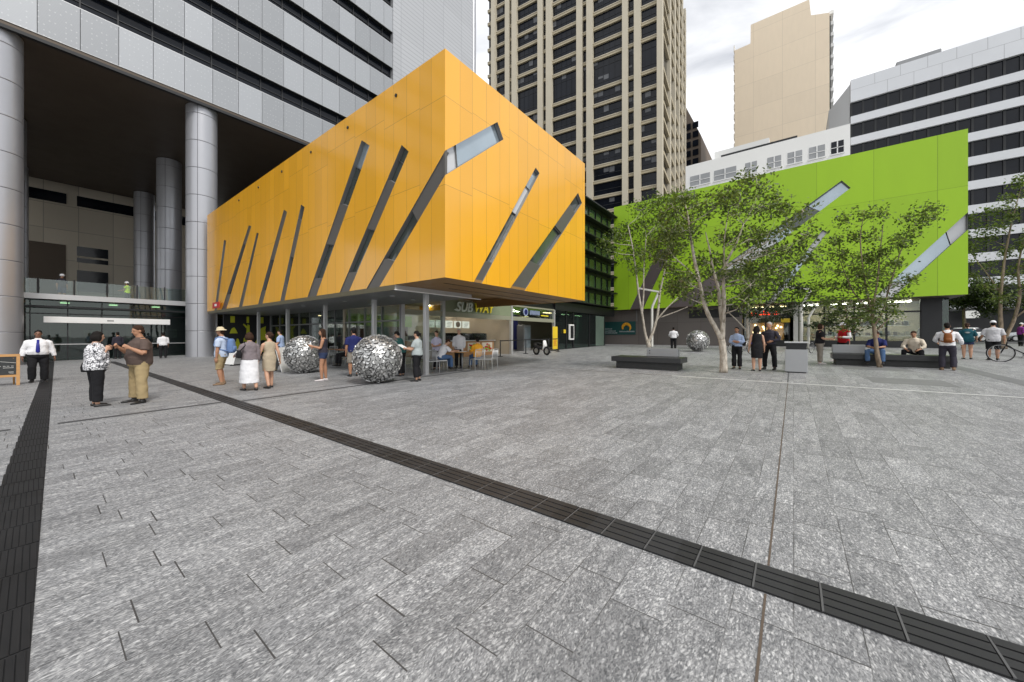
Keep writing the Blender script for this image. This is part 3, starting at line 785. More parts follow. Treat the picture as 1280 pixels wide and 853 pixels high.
# ground-floor teal glazing right of the shops
fr = MB(); gl = MB()
for a, b in ((25.1, 26.9), (26.9, 28.1), (28.1, 31.2), (31.2, 34.6)):
    fr.box(b - .06, b + .06, SY - .06, SY + .06, gz(b), 3.62)
    gl.box(a + .06, b - .06, SY - .012, SY + .012, gz(a) + .05, 3.6)
    fr.box(a + .06, b - .06, SY - .05, SY + .05, gz(a) - .04, gz(a) + .05)
fr.build('glazing_frame', Mt['black'], lk); gl.build('pane', Mt['teal_glass'], lk)
mb = MB(); mb.box(32.6, 34.5, SY - .03, SY - .015, gz(33) + .05, 3.5); mb.build('pale_pane', Mt['pale_pane'], lk)
for x in (26.5, 29.5, 32):
    mb = MB(); mb.bbox(x - .5, x + .5, 16.4, 16.7, 3.50, 3.55, .01); mb.build('ceiling_lamp', Mt['lit_warm'], lk)
mb = MB(); mb.box(34.62, 34.66, SY + .05, 17.8, gz(34), 3.62); mb.build('return_pane', Mt['teal_glass'], lk)
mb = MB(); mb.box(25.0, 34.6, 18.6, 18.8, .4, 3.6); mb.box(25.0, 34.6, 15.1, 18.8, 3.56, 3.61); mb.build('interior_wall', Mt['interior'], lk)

# ================================================================== green building
GXP = 37.0; GB, GT = 4.28, 15.07; GY0, GY1 = -9.0, 14.95
gb = thing('green_building', 'lime green clad box building with pale slanted strip windows and shops below', 'building', (GXP, 3, gz(GXP)))
G3 = lambda s, z: (GXP, s, z)
K = [(9.67, GB), (7.36, GB), (-3.37, 12.6), (-2.87, 13.28)]
Nn = [(13.24, GB), (11.92, GB), (9.31, 9.78), (10.40, 10.06)]
Lq = [(1.75, GB), (1.30, GB), (-2.06, 9.54), (-1.77, 9.77)]
Mq = [(-4.55, GB), (-5.55, GB), (-8.99, 8.49), (-8.99, 9.63)]
mb = MB()
# outline from the left (+Y) to the right (-Y) along the bottom, notched by the strips
o = [(GY1, GB)]
for q in (Nn, K, Lq): o += [q[0], q[3], q[2], q[1]]
o += [Mq[0], (GY0, 9.63), (GY0, GT), (GY1, GT)]
face2d(mb, [o], G3)
face2d(mb, [[Mq[1], (GY0, GB), (GY0, 8.49)]], G3)
mb.quad((GXP, GY0, GB), (GXP, GY0, GT), (60, GY0, GT), (60, GY0, GB))
mb.quad((GXP, GY1, GB), (60, GY1, GB), (60, GY1, GT), (GXP, GY1, GT))
mb.build('wall', Mt['green'], gb)
mb = MB(); mb.box(GXP + .01, 59.99, GY0 + .01, GY1 - .01, GT - .15, GT - .03); mb.build('roof', Mt['roofing'], gb)
gm = ('alu_grey', 'plum', 'silver_panel')
gin = (1, 0, 0)
strip_window(gb, Nn, G3, gin, [(0, 1, 'plum')], gm, deep=.30)
strip_window(gb, K, G3, gin, [(0, .36, 'plum'), (.36, .60, 'silver_panel'), (.60, .70, 'pane_pale'), (.70, .84, 'pane'), (.84, 1, 'pane_pale')], gm, deep=.30)
strip_window(gb, Lq, G3, gin, [(0, .3, 'silver_panel'), (.3, .74, 'pane_pale'), (.74, 1, 'silver_panel')], gm, deep=.30)
strip_window(gb, Mq, G3, gin, [(0, .22, 'silver_panel'), (.22, .80, 'pane_pale'), (.80, 1, 'silver_panel')], gm, deep=.30)
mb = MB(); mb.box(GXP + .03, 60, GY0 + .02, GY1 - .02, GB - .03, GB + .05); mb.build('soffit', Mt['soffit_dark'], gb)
# ground floor: taupe panel wall, dark openings, glazed shops
mb = MB()
mb.box(38.0, 38.3, 3.6, 18.2, gz(38) - .1, GB - .03)
mb.build('base_wall', Mt['taupe_wall'], gb)
mb = MB(); mb.box(37.96, 38.0, 3.8, 7.9, 3.25, 4.0); mb.build('louvre_vent', Mt['black'], gb)
mb = MB(); mb.box(37.97, 38.0, 12.85, 12.95, 3.1, 4.2); mb.build('downpipe', Mt['alu_grey'], gb)
def shopwin(a, b, back, light):
    fr = MB(); gl = MB()
    X0 = 39.0; n = max(1, round((a - b) / 1.9))
    for i in range(n + 1):
        y = a + (b - a) * i / n; fr.box(X0 - .06, X0 + .06, y - .06, y + .06, gz(X0), GB)
    fr.box(X0 - .06, X0 + .06, b, a, 3.3, 3.42)
    gl.box(X0 - .01, X0 + .01, b, a, gz(X0) + .5, GB - .05)
    fr.build('shop_frame', Mt['black'], gb); gl.build('shop_pane', Mt['shop_glass'], gb)
    mb = MB(); mb.box(X0 - .08, X0 + .08, b, a, gz(X0) - .05, gz(X0) + .5); mb.build('plinth', Mt['granite_black'], gb)
    mb = MB(); mb.box(X0 + 3, X0 + 3.2, b - 1, a + 1, .5, GB); mb.build('shop_back_wall', Mt[back], gb)
    for k in range(light):
        y = b + (a - b) * (k + .5) / light
        mb = MB(); mb.bbox(X0 + 1.0, X0 + 1.5, y - .6, y + .6, GB - .12, GB - .08, .01); mb.build('ceiling_lamp', Mt['lit_shop' if light > 2 else 'lit_warm'], gb)
shopwin(3.6, .3, 'interior', 2)
shopwin(-.2, -7.3, 'interior_light', 4)
mb = MB(); mb.bbox(38.6, 38.92, -.30, .02, gz(39) - .05, GB - .02, .02); mb.build('pier', Mt['lamp_white'], gb)
mb = MB(); mb.box(38.92, 39.1, -8.3, -7.3, gz(39), GB - .02); mb.build('dark_pier', Mt['black'], gb)
mb = MB(); mb.box(39.0, 39.02, -8.6, -8.3, gz(39), GB - .02); mb.box(39.0, 60, -8.62, -8.6, gz(39), GB - .02); mb.build('corner_glass', Mt['teal_glass'], gb)
# shelves and goods in the shop windows
mb = MB()
for z in (1.55, 2.35): mb.box(40.3, 40.7, -7.0, -.6, z, z + .05)
mb.build('display_shelf', Mt['white'], gb)
rr = random.Random(5)
for mname, cnt in (('c_cream', 34), ('c_brown', 26), ('c_grey', 22)):
    mb = MB()
    for i in range(cnt):
        y = rr.uniform(-6.9, -.7); z = rr.choice((1.60, 2.40)); w = rr.uniform(.06, .16); h = rr.uniform(.12, .42)
        mb.bbox(40.35, 40.35 + w * 1.5, y - w, y + w, z, z + h, .015)
    mb.build('display_goods', Mt[mname], gb)
mb = MB()
for i in range(16):
    y = rr.uniform(.9, 3.1); z = rr.uniform(1.6, 2.6); mb.ell((41.2, y, z), .09)
mb.build('warm_bulbs', Mt['lit_warm'], gb)
mb = MB(); mb.box(41.4, 41.5, .7, 3.3, 1.2, 2.8); mb.build('bakery_wall', Mt['timber'], gb)
Ms = frame((38.88, 3.2, 3.45), (0, -1, 0), (0, 0, 1))
text_mesh('neon_lettering', 'bakery', Mt['neon'], gb, Ms, .62, .02, .15, bold=.01) if False else None
mb = MB()
for k in range(7):
    y = 3.0 - k * .30; h = .22 + .14 * (k % 3 == 0)
    mb.box(38.86, 38.9, y - .20, y, 3.42, 3.48); mb.box(38.86, 38.9, y - .05, y, 3.42, 3.42 + h); 
mb.build('neon_lettering', Mt['neon'], gb)
for y in (3.9, .55):
    mb = MB(); mb.bbox(38.5, 38.55, y - .3, y + .3, 2.72, 3.05, .01); mb.build('blade_sign', Mt['sign_yellow'], gb)
# teal notice board with an orange swirl on the taupe wall
bd = thing('notice_board', 'dark teal notice board with orange swirl mounted on taupe wall', 'sign', (37.9, 14.9, 2.4))
mb = MB(); mb.bbox(37.90, 37.985, 13.0, 17.2, 1.72, 3.10, .015); mb.build('board', Mt['sign_teal'], bd)
mb = MB()
for z, a, b in ((2.28, 16.9, 15.6), (2.05, 16.9, 15.2), (1.84, 16.9, 15.0), (1.98, 14.7, 13.2)):
    y = a
    while y > b:
        w = R.uniform(.07, .13); mb.box(37.885, 37.898, y - w, y, z, z + R.choice((.10, .13))); y -= w + .035
mb.build('lettering', Mt['c_grey'], bd)
mb = MB(); pts = []
for k in range(15):
    a = radians(-40 + 17 * k); pts.append((37.89, 13.95 - .42 * cos(a), 2.42 + .42 * sin(a)))
mb.tube(pts, [.04 + .12 * sin(pi * k / 16) for k in range(15)], 8); mb.build('swirl', Mt['c_orange'], bd)

# ================================================================== silver office tower on columns
tw = thing('office_tower', 'silver panelled office tower standing on tall round columns', 'building', (7, 33, 0))
TY, TZ = 32.2, 17.8
TX0, TX1, TXE = -32.0, 22.07, 33.6
for i in range(11):
    z0 = TZ + 3.63 * i; z1 = z0 + 2.42
    mb = MB(); x = TX0 + .04
    x = -1.44 - 1.5 * 20
    while x < TX1 - .1:
        b = min(x + 1.5, TX1)
        mb.box(x + .012, b - .012, TY, TY + .12, z0 + .03, z1 - .03)
        x += 1.5
    mb.build('spandrel', Mt['perf'], tw)
    mb = MB(); mb.box(TX0, TX1, TY + .02, TY + .38, z1 - .028, z1 + .02); mb.box(TX0, TX1, TY - .02, TY + .06, z0 + .004, z0 + .028); mb.build('edge_trim', Mt['alu'], tw)
    mb = MB(); mb.box(TX0, TX1, TY + .065, TY + .39, z0 - .02, z0 + .027); mb.build('head_trim', Mt['black'], tw)
    mb = MB(); mb.box(TX0, TX1, TY + .40, TY + .45, z1, z0 + 3.63)
    mb.build('window_band', Mt['win_dark'], tw)
    mb = MB(); x = -1.44 - 1.5 * 20
    while x < TX1: 
        mb.box(x - .035, x + .035, TY + .32, TY + .40, z1 + .02, z0 + 3.60); x += 1.5
    mb.box(TX0, TX1, TY + .34, TY + .40, z1 + .52, z1 + .57)
    mb.build('mullion', Mt['black'], tw)
mb = MB(); mb.box(TX0, TXE - .1, TY + .82, 61, TZ + .03, 60); mb.build('core', Mt['black'], tw)
mb = MB(); mb.box(TX1, TXE, TY - .06, TY + .8, TZ - 16.5, 58); mb.build('louvre_screen', Mt['louvre'], tw)
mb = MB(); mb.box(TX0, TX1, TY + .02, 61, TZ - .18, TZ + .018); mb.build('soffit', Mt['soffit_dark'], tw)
mb = MB(); mb.box(TX0, TX1, TY - .01, TY + .25, TZ - .36, TZ - .19); mb.build('edge_beam', Mt['black'], tw)
mb = MB(); mb.tube([(35.0, 33.4, 0), (35.0, 33.4, 60)], .42, 20); mb.build('corner_pipe', Mt['silver'], tw, angle=40)
def column(x, y, r, z1, mat='silver'):
    cb = MB(); jb = MB(); z = gz(x) - .1; first = True
    jb.cyl(x, y, z, z1, r - .02, 40)
    while z < z1 - .05:
        t = min(z + 1.88, z1)
        cb.tube([(x, y, z + .012), (x, y, z + .03), (x, y, t - .03), (x, y, t - .012)], [r - .012, r, r, r - .012], 56)
        z = t
    c = cb.build('column', Mt[mat], tw, angle=18)
    for a in (-2.05, .6):   # vertical sheet joints
        jb.box(x + cos(a) * r - .012, x + cos(a) * r + .012, y + sin(a) * r - .012, y + sin(a) * r + .012, gz(x), z1)
    jb.build('joint', Mt['silver_dark'], c)
for x, y in ((-1.25, 33.3), (7.2, 33.3), (-9.7, 33.3), (-1.25, 45.5), (7.5, 45.5), (-1.25, 58), (7.5, 58), (15.9, 33.3), (15.9, 45.5)):
    column(x, y, .87, TZ - .2)
for a, b in ((15.2, 33),):
    mb = MB(); mb.box(a, b, 37, 60.5, 3.9, TZ - .2); mb.build('undercroft_light_block', Mt['soffit_dark'], tw)  # block added to keep light out of the undercroft
# lobby: glazed front, canopy slab, white header beam, door rails
LY = 36.5
gl = MB(); fr = MB()
xs = [-6 + 1.45 * i for i in range(13)]
for a, b in zip(xs[:-1], xs[1:]):
    gl.box(a + .02, b - .02, LY, LY + .02, .05, 3.8)
    fr.box(b - .025, b + .025, LY - .05, LY + .06, 0, 3.8)
fr.box(-6, 11.4, LY - .03, LY + .04, 2.92, 2.98)
lg = fr.build('lobby_frame', Mt['black'], tw); gl.build('pane', Mt['teal_glass'], lg)
mb = MB(); mb.bbox(.30, 6.0, LY - .42, LY - .08, 2.38, 2.76, .02); mb.build('door_header', Mt['white'], tw)
mb = MB(); mb.box(2.9, 3.2, LY - .425, LY - .40, 2.54, 2.60); mb.build('door_sensor', Mt['black'], tw)
mb = MB(); mb.box(-.6, 2.4, LY - .09, LY - .05, 1.02, 1.07); mb.box(3.9, 7.6, LY - .09, LY - .05, 1.02, 1.07); mb.build('door_rail', Mt['alu'], tw)
mb = MB(); mb.box(-6, 11.4, LY - .7, 41.6, 3.82, 3.97); mb.build('balcony_slab', Mt['alu_grey'], tw)
mb = MB(); mb.box(-6, 11.4, LY - .76, LY - .705, 3.80, 4.12); mb.build('balcony_fascia', Mt['alu'], tw)
mb = MB(); mb.box(-6, 11.4, LY - .55, LY + .0, 3.30, 3.42); mb.build('soffit_fin', Mt['black'], tw)
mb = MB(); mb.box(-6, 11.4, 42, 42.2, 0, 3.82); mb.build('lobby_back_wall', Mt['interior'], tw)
mb = MB(); mb.box(-6.2, -6, LY, 42, 0, 3.8); mb.box(11.4, 11.6, LY, 42, 0, 3.8); mb.box(-32, -6.2, LY, LY + .2, 0, 3.9); mb.build('lobby_side_and_added_wall', Mt['interior'], tw)  # long last box is added out of view, darkens the orange wall's reflections
mb = MB()
for a, b, z0, z1 in ((.6, 1.6, .8, 2.3), (2.2, 3.4, 1.2, 2.0), (4.4, 5.4, .5, 2.4), (6.2, 7.4, 1.4, 2.2)): mb.box(a, b, 41.9, 41.99, z0, z1)
mb.build('lobby_panel', Mt['cream_wall'], tw)
for x in (1.2, 3.4, 5.6):
    mb = MB(); mb.bbox(x - .2, x + .2, 38.4, 38.8, 3.74, 3.79, .01); mb.build('ceiling_lamp', Mt['lit_warm'], tw)
gl = MB(); ps = MB()
x = -5.5
while x < 11:
    gl.box(x + .05, x + 1.35, LY - .45, LY - .435, 4.06, 5.02); ps.box(x - .03, x + .03, LY - .48, LY - .40, 4.0, 5.08); x += 1.4
gl.build('railing_pane', Mt['clear_glass'], tw); ps.build('railing_post', Mt['black'], tw)

# ================================================================== sand panelled building seen through the undercroft
sb = thing('sandstone_building', 'sand coloured panelled building seen behind the tall columns', 'building', (4, 64, 0))
mb = MB(); mb.box(-20, 15, 64, 75, 0, 30); mb.build('wall', Mt['sand_panel'], sb)
for a, b, z0, z1 in ((-6, 2.1, 16.2, 17.35), (2.85, 13, 16.2, 17.35), (2.85, 5.22, 10.62, 11.68), (2.85, 5.22, 9.9, 10.4), (2.85, 5.22, 6.6, 9.0)):
    mb = MB(); mb.box(a, b, 63.93, 64.0, z0, z1); mb.build('window', Mt['win_dark'], sb)
mb = MB(); mb.box(-3, 2.06, 63.94, 64.0, 4.0, 11.66); mb.build('doorway', Mt['brown_dark'], sb)
mb = MB(); mb.box(-20, 15, 42.3, 64, 3.9, 3.97); mb.build('terrace_deck', Mt['strip'], sb)

# ================================================================== brown tower
def brown_tower():
    A = radians(37.55); ca, sa = cos(A), sin(A)
    C0 = Vector((79, 21.7, 0))
    rt = thing('residential_tower', 'tall brown and beige tower with paired piers and dark balcony bands', 'building', C0)
    u = Vector((-.113, .994, 0)); w = Vector((.994, .113, 0))          # along the front (to the left), into the depth
    def P(t, d, z): return C0 + u * t + w * d + Vector((0, 0, z))
    def bx(mb, t0, t1, d0, d1, z0, z1):
        v = [P(t, d, z) for z in (z0, z1) for d in (d0, d1) for t in (t0, t1)]
        mb.add(v, [(0, 2, 3, 1), (4, 5, 7, 6), (0, 1, 5, 4), (2, 6, 7, 3), (0, 4, 6, 2), (1, 3, 7, 5)])
    def tt(px):
        c = (px - 640) / 458; return (31 - 76 * c) / (.857 + .516 * c)
    TOP = 100
    GLZ = MB(); bx(GLZ, .2, 43.8, .75, 44, 0, TOP)
    piers = [(632, 637), (640.3, 646), (672.6, 678.7), (683, 690), (721, 728), (733.5, 741), (778, 785), (792.7, 801)]
    mb = MB()
    for a, b in piers: bx(mb, tt(b), tt(a), -.30, .9, 0, TOP)
    bx(mb, -.25, .85, -.45, .95, 0, TOP)
    bx(mb, 41.2, 42.4, -.45, 1.0, 0, TOP)
    mb.build('pier', Mt['beige_stone2'], rt)
    sp = MB(); rl = MB(); bl = MB(); pitch = 3.5
    n = int(TOP / pitch)
    plant = {9, 10, 17, 18}
    for i in range(n):
        z = 1.2 + i * pitch
        if z > TOP - 2: break
        skip = (i in (17,))
        if not skip:
            bx(sp, -.1, 44, .30, .85, z, z + .60)
            bx(rl, -.15, 44, .22, .34, z + .52, z + .70)
            bx(sp, -.35, .95, .95, 44, z, z + .62)
        bx(bl, .9, 43.5, .68, .74, z + 1.9, z + 1.98)
    sp.build('spandrel', Mt['beige_stone'], rt); rl.build('sill', Mt['beige_stone2'], rt); bl.build('window_rail', Mt['black'], rt)
    t = .9
    while t < 43: bx(GLZ, t - .04, t + .04, .66, .76, 0, TOP); t += 1.28
    nb = len(GLZ.f)
    # blinds behind some panes
    rr = random.Random(11); mb = GLZ
    for i in range(n):
        for k in range(33):
            if rr.random() < .16:
                h = rr.uniform(.4, 1.5); z = 1.2 + i * pitch + 3.35
                bx(mb, .95 + 1.28 * k, .95 + 1.28 * k + 1.15, .72, .755, z - h, z)
    GLZ.m = [0] * nb + [1] * (len(GLZ.f) - nb)
    GLZ.build('glazing', [Mt['win_dark'], simple('grey_blind', (.10, .105, .115), .5)], rt)
    mb = MB()
    for a in (8.5, 16.5, 24.5, 32.5, 40): bx(mb, -.55, .6, a, a + 1.6, 0, TOP)
    mb.build('side_pier', Mt['beige_stone2'], rt)
brown_tower()

# small dark block right of the tower
db = thing('brown_block', 'small dark brown apartment block peeking out right of the tall brown tower', 'building', (150, 36, 0))
mb = MB(); mb.box(150, 175, 27.2, 52, 0, 76.0)
mb.prism([(150, 27.2, 76.0), (150, 52, 76.0), (150, 52, 92), (150, 32.2, 88)], (25, 0, 0)); mb.build('wall', Mt['brown_dark'], db)
for i in range(9):
    mb = MB()
    for k in range(5): mb.box(149.7, 150.01, 28.0 + k * 2.6, 29.9 + k * 2.6, 52 + i * 3.4, 54.2 + i * 3.4)
    mb.build('window', Mt['win_dark'], db)

# plain beige tower
bt = thing('beige_tower', 'plain beige windowless tower with stepped top', 'building', (130, 3, 0))
mb = MB()
mb.prism([(130, 14.3, 0), (130, 14.3, 88.7), (130, 10.2, 88.85), (130, 10.15, 94.4), (130, -3.4, 94.4), (130, -3.8, 89.8), (130, -7.65, 88.5), (130, -7.65, 0)], (26, 0, 0))
mb.build('wall', Mt['brick_beige'], bt)
mb = MB()
for i in range(24):
    mb.box(131.5, 155, -8.6, -7.66, 20 + i * 3.0, 20.9 + i * 3.0)
    mb.box(130.4, 155, 14.31, 14.6, 20 + i * 3.0, 21.6 + i * 3.0)
mb.build('balcony', Mt['offwhite'], bt)
mb = MB(); mb.box(130.6, 155, -7.9, -7.66, 0, 88.0); mb.build('side_glazing', Mt['win_dark'], bt)
mb = MB(); mb.tube([(140, 7.6, 94), (140, 7.6, 100)], .08, 6); mb.build('antenna', Mt['black'], bt)

# white low building behind the green one
wb = thing('white_building', 'low white building with small square windows above the green roofline', 'building', (62, 4, 0))
mb = MB(); mb.box(62, 84, -5.6, 13.4, 0, 28.1); mb.build('wall', Mt['offwhite'], wb)
mb = MB(); mb.box(64.5, 80, 2.8, 9.8, 28.1, 30.2); mb.build('penthouse', Mt['offwhite'], wb)
mb = MB(); mb.box(62.4, 70, -.4, 8.6, 28.1, 28.55); mb.build('roof_rail', Mt['black'], wb)
for i, (a, b) in enumerate(((12.75, 10.0), (9.45, 6.6), (5.5, 4.1), (2.9, 1.35), (.65, -.9), (-1.6, -3.2), (-3.8, -5.0))):
    mb = MB(); mb.box(61.97, 62.0, b, a, 24.75, 26.3); w_ = mb.build('window', Mt['pane_mid'] if i < 6 else Mt['win_dark'], wb)
    mb = MB(); mb.box(61.93, 61.97, (a + b) / 2 - .06, (a + b) / 2 + .06, 24.75, 26.3); mb.box(61.93, 61.965, b, a, 25.45, 25.52); mb.box(61.9, 61.975, b - .1, a + .1, 24.62, 24.745); mb.build('window_frame', Mt['white'], w_)

# white and dark banded office block on the right
rb = thing('banded_office_block', 'office block with white bands and dark ribbon windows at the right edge', 'building', (82, -25, 0))
RX = 82; RY0, RY1 = -75, -7.46
mb = MB(); mb.box(RX + .45, RX + 25, RY0, RY1 - .05, 0, 43.5); GZ = mb
mb = MB()
mb.box(RX, RX + 24, RY0, RY1, 40.13, 43.8)
for i in range(11):
    z1 = 37.78 - 3.48 * i
    mb.box(RX, RX + .5, RY0, RY1, z1 - 1.22, z1)
mb.build('spandrel', Mt['grey_white'], rb)
mb = GZ
for i in range(12):
    z0 = 37.8 - 3.48 * i; y = RY1 - .1
    while y > RY0:
        mb.box(RX + .28, RX + .47, y - .12, y + .12, z0, z0 + 2.3, 1); y -= 1.43
mb.build('glazing', [Mt['win_dark'], Mt['black']], rb)
mb = MB()
y = RY1
while y > RY0:
    mb.box(RX - .006, RX + .01, y - 2.86, y - 2.83, 42.1, 43.8); mb.box(RX - .006, RX + .01, y - 4.3, y - 4.27, 40.13, 42.1); y -= 2.86
mb.box(RX - .006, RX + .01, RY0, RY1, 42.08, 42.11)
mb.build('panel_joint', Mt['alu_grey'], rb)
mb = MB(); mb.prism([(RX + 1, RY1 + .02, 0), (RX + 6, RY1 + 2.4, 0), (RX + 6, RY1 + 2.4, 42.5), (RX + 1, RY1 + .02, 43.6)], (12, 0, 0)); mb.build('side_wall', Mt['grey_white'], rb)
mb = MB(); mb.box(RX - 3, RX, -30, -12, 5.4, 6.3); mb.box(RX - 3, RX, -60, -33, 5.2, 6.3); mb.build('awning', Mt['grey_white'], rb)
mb = MB(); mb.box(RX - .6, RX - .05, RY0, RY1 - .3, .9, 5.2); mb.build('ground_floor', Mt['black'], rb)
for x, y, a, b, h in ((90, -16, 6, 5, 3.2), (92, -30, 8, 9, 2.6), (90, -48, 5, 6, 3.6)):
    mb = MB(); mb.bbox(x - a / 2, x + a / 2, y - b / 2, y + b / 2, 43.5, 43.8 + h, .1); mb.build('roof_plant', Mt['alu_grey'], rb)
mb = MB(); mb.bbox(79.1, 79.2, -20.3, -18.9, 4.05, 5.1, .01); mb.build('hanging_sign', Mt['offwhite'], rb)

# ------------------------------------------------------------------ people
VX = lambda f, l, u: Vector((f, l, u))
def person(label, x, y, yaw, H=1.70, skin='skin', fat=1.0, belly=0.0, lean=(0, 0, 1), fem=False,
           armL=None, armR=None, legL=None, legR=None, head=0.0, nod=0.0, hair='short', hairm='hair_black',
           top=None, bottom=None, shoes='shoe_black', hat=None, seat=None, vox=.011, group=None, zoff=0.0, extras=(), curl=.5):
    """arm = (upper dir, forearm dir); leg = (thigh dir, shin dir) as (forward, left, up)
       top = dict(m=material, sleeve=0..2, hem=-.1, t0=1.0); bottom = dict(kind, m, len)"""
    root = thing('person', label, 'person', (0, 0, 0), 0, group)
    h = H
    sw = .108 if not fem else .096
    P = Vector((0, 0, 0)); up = Vector(lean).normalized(); left = Vector((0, 1, 0)); fwd = left.cross(up).normalized()
    L = .29 * h
    dn = lambda v: Vector(v).normalized()
    legs = []; kneeR = .245 * h
    for s, lg in ((1, legL), (-1, legR)):
        lg = lg or ((0.02, .03 * s, -1), (-.02, .0, -1))
        hip = P + Vector((0, s * .052 * h * min(fat, 1.15), -.005 * h))
        knee = hip + dn(lg[0]) * .245 * h; ank = knee + dn(lg[1]) * .245 * h
        legs.append((hip, knee, ank, lg[2] if len(lg) > 2 else None))
    low = min(l[2].z for l in legs)
    if seat is None: P_z = -low + .042 * h
    else: P_z = seat + .085 * h
    off = Vector((0, 0, P_z + zoff))
    P = P + off; legs = [(a + off, b + off, c + off, d) for a, b, c, d in legs]
    S = lambda t: P + up * (t * L)
    w = fat; b = fat
    hipw = 1.06 if fem else 1.0; wst = .92 if fem else 1.0
    bel = 1 + belly
    rings0 = [(-.26, .060, .055, 0), (-.16, .092 * hipw, .074, 0), (.0, .098 * hipw, .080, 0), (.18, .094 * (hipw * .5 + .5), .076 * (1 + belly * .6), .006 * belly * 10),
              (.40, .083 * wst, .067 * bel, .012 * belly * 10 / 4), (.62, .091, .070 * (1 + belly * .5), .004), (.82, .098 * (.95 if fem else 1), .066, .0), (.93, .082 * (.93 if fem else 1), .054, -.004), (1.00, .058, .046, -.004), (1.07, .038, .039, 0)]
    def torso(mb, infl, t0, t1, wx=1.0):
        rs = []
        for t, a, c, fo in rings0:
            if t < t0 - .001 or t > t1 + .001: continue
            we = 1 + (w - 1) * (.72 if t < .1 else 1.0 if t < .7 else .72 if t < .9 else .35); be = 1 + (b - 1) * (1.0 if t < .9 else .4)
            rs.append((S(t) + fwd * (fo * h), left * ((a * we) * h * wx + infl), fwd * ((c * be) * h * wx + infl)))
        def at(t):
            for (ta, a0, c0, f0), (tb_, a1, c1, f1) in zip(rings0[:-1], rings0[1:]):
                if ta <= t <= tb_:
                    g = (t - ta) / (tb_ - ta); return a0 + (a1 - a0) * g, c0 + (c1 - c0) * g, f0 + (f1 - f0) * g
            return None
        def ring(t):
            a, c, fo = at(t); we = 1 + (w - 1) * (.72 if t < .1 else 1.0 if t < .7 else .72 if t < .9 else .35); be = 1 + (b - 1) * (1.0 if t < .9 else .4)
            return (S(t) + fwd * (fo * h), left * ((a * we) * h * wx + infl), fwd * ((c * be) * h * wx + infl))
        have = [r_[0] for r_ in rings0]
        if t0 not in have and at(t0): rs.insert(0, ring(t0))
        if t1 not in have and at(t1): rs.append(ring(t1))
        mb.loft(rs, 22)
    # ---- body
    mb = MB()
    torso(mb, 0, -.26, 1.07)
    nk = S(1.02); nt = S(1.19) + fwd * .012 * h
    mb.tube([nk, S(1.08), nt, nt + up * .03 * h], [.042 * h * (.5 + w * .5), .034 * h * (.6 + w * .4), .031 * h * (.6 + w * .4), .03 * h], 14)
    # head
    hd = Matrix.Rotation(radians(head), 3, up) @ Matrix.Rotation(radians(nod), 3, 'Y')
    hf = hd @ fwd; hu = hd @ up if nod else up; hl = hu.cross(hf).normalized()
    HM = Matrix((hf, hl, hu)).transposed()
    hc = nt + up * .052 * h + fwd * .008 * h
    q = lambda f, l, u: hc + HM @ (Vector((f, l, u)) * h)
    mb.ell(q(-.004, 0, .014), (.056 * h, .044 * h, .054 * h), HM, 18, 12)
    mb.ell(q(.012, 0, -.022), (.040 * h, .035 * h, .042 * h), HM, 16, 10)
    mb.ell(q(.030, 0, -.047), (.018 * h, .019 * h, .014 * h), HM, 12, 8)
    mb.tube([q(.048, 0, .010), q(.060, 0, -.010), q(.050, 0, -.018)], [.006 * h, .0085 * h, .006 * h], 8)
    for s in (1, -1):
        mb.ell(q(-.004, s * .045, -.006), (.011 * h, .006 * h, .017 * h), HM, 10, 6)
        mb.ell(q(.040, s * .018, .019), (.012 * h, .014 * h, .005 * h), HM, 10, 6)
    # arms and hands
    arms = []
    for s, ar in ((1, armL), (-1, armR)):
        ar = ar or ((-.05, .14 * s, -1), (.22, .05 * s, -1))
        sh = S(.875) + left * (s * sw * h * (1 + (w - 1) * .50))
        el = sh + dn(ar[0]) * .165 * h; wr = el + dn(ar[1]) * .145 * h
        arms.append((sh, el, wr))
        aw = .6 + .4 * w
        mb.tube([sh - left * s * .02 * h, sh + dn(ar[0]) * .02 * h, sh + dn(ar[0]) * .08 * h, el], [.032 * h * aw, .034 * h * aw, .029 * h * aw, .0235 * h * aw], 12)
        mb.tube([el, el + dn(ar[1]) * .035 * h, el + dn(ar[1]) * .10 * h, wr], [.0235 * h * aw, .026 * h * aw, .020 * h * aw, .0155 * h], 12)
        d = dn(ar[1]); nrm = ar[2] if len(ar) > 2 else (0, -s, 0)
        nrm = Vector(nrm); nrm = (nrm - d * nrm.dot(d))
        nrm = nrm.normalized() if nrm.length > 1e-3 else fwd
        sd = d.cross(nrm).normalized()
        if s < 0: sd = -sd
        if (sd.dot(fwd)) < 0 and abs(nrm.y) > .5: sd = -sd
        mb.loft([(wr - d * .01 * h, sd * .0145 * h, nrm * .011 * h), (wr + d * .02 * h, sd * .022 * h, nrm * .0105 * h), (wr + d * .05 * h, sd * .0235 * h, nrm * .0095 * h), (wr + d * .058 * h, sd * .020 * h, nrm * .007 * h)], 12)
        for k, (so, ln) in enumerate(((.0175, .036), (.006, .041), (-.006, .038), (-.0175, .030))):
            p = wr + d * .052 * h + sd * so * h; pts = [p - d * .008 * h, p]; a = 0
            for seg in (.45, .32, .25):
                a += curl * (.55 if seg > .4 else .8)
                p = p + (d * cos(a) + nrm * sin(a)) * ln * seg * 1.15 * h; pts.append(p)
            mb.tube(pts, [.0060 * h, .0060 * h, .0056 * h, .0052 * h, .0044 * h], 7)
        p = wr + d * .014 * h + sd * .019 * h
        mb.tube([p - sd * .006 * h, p + (d * .6 + sd * .55 + nrm * .3).normalized() * .020 * h, p + (d * .8 + sd * .40 + nrm * .5).normalized() * .042 * h], [.0085 * h, .0072 * h, .0055 * h], 8)
    # legs and feet
    feet = []
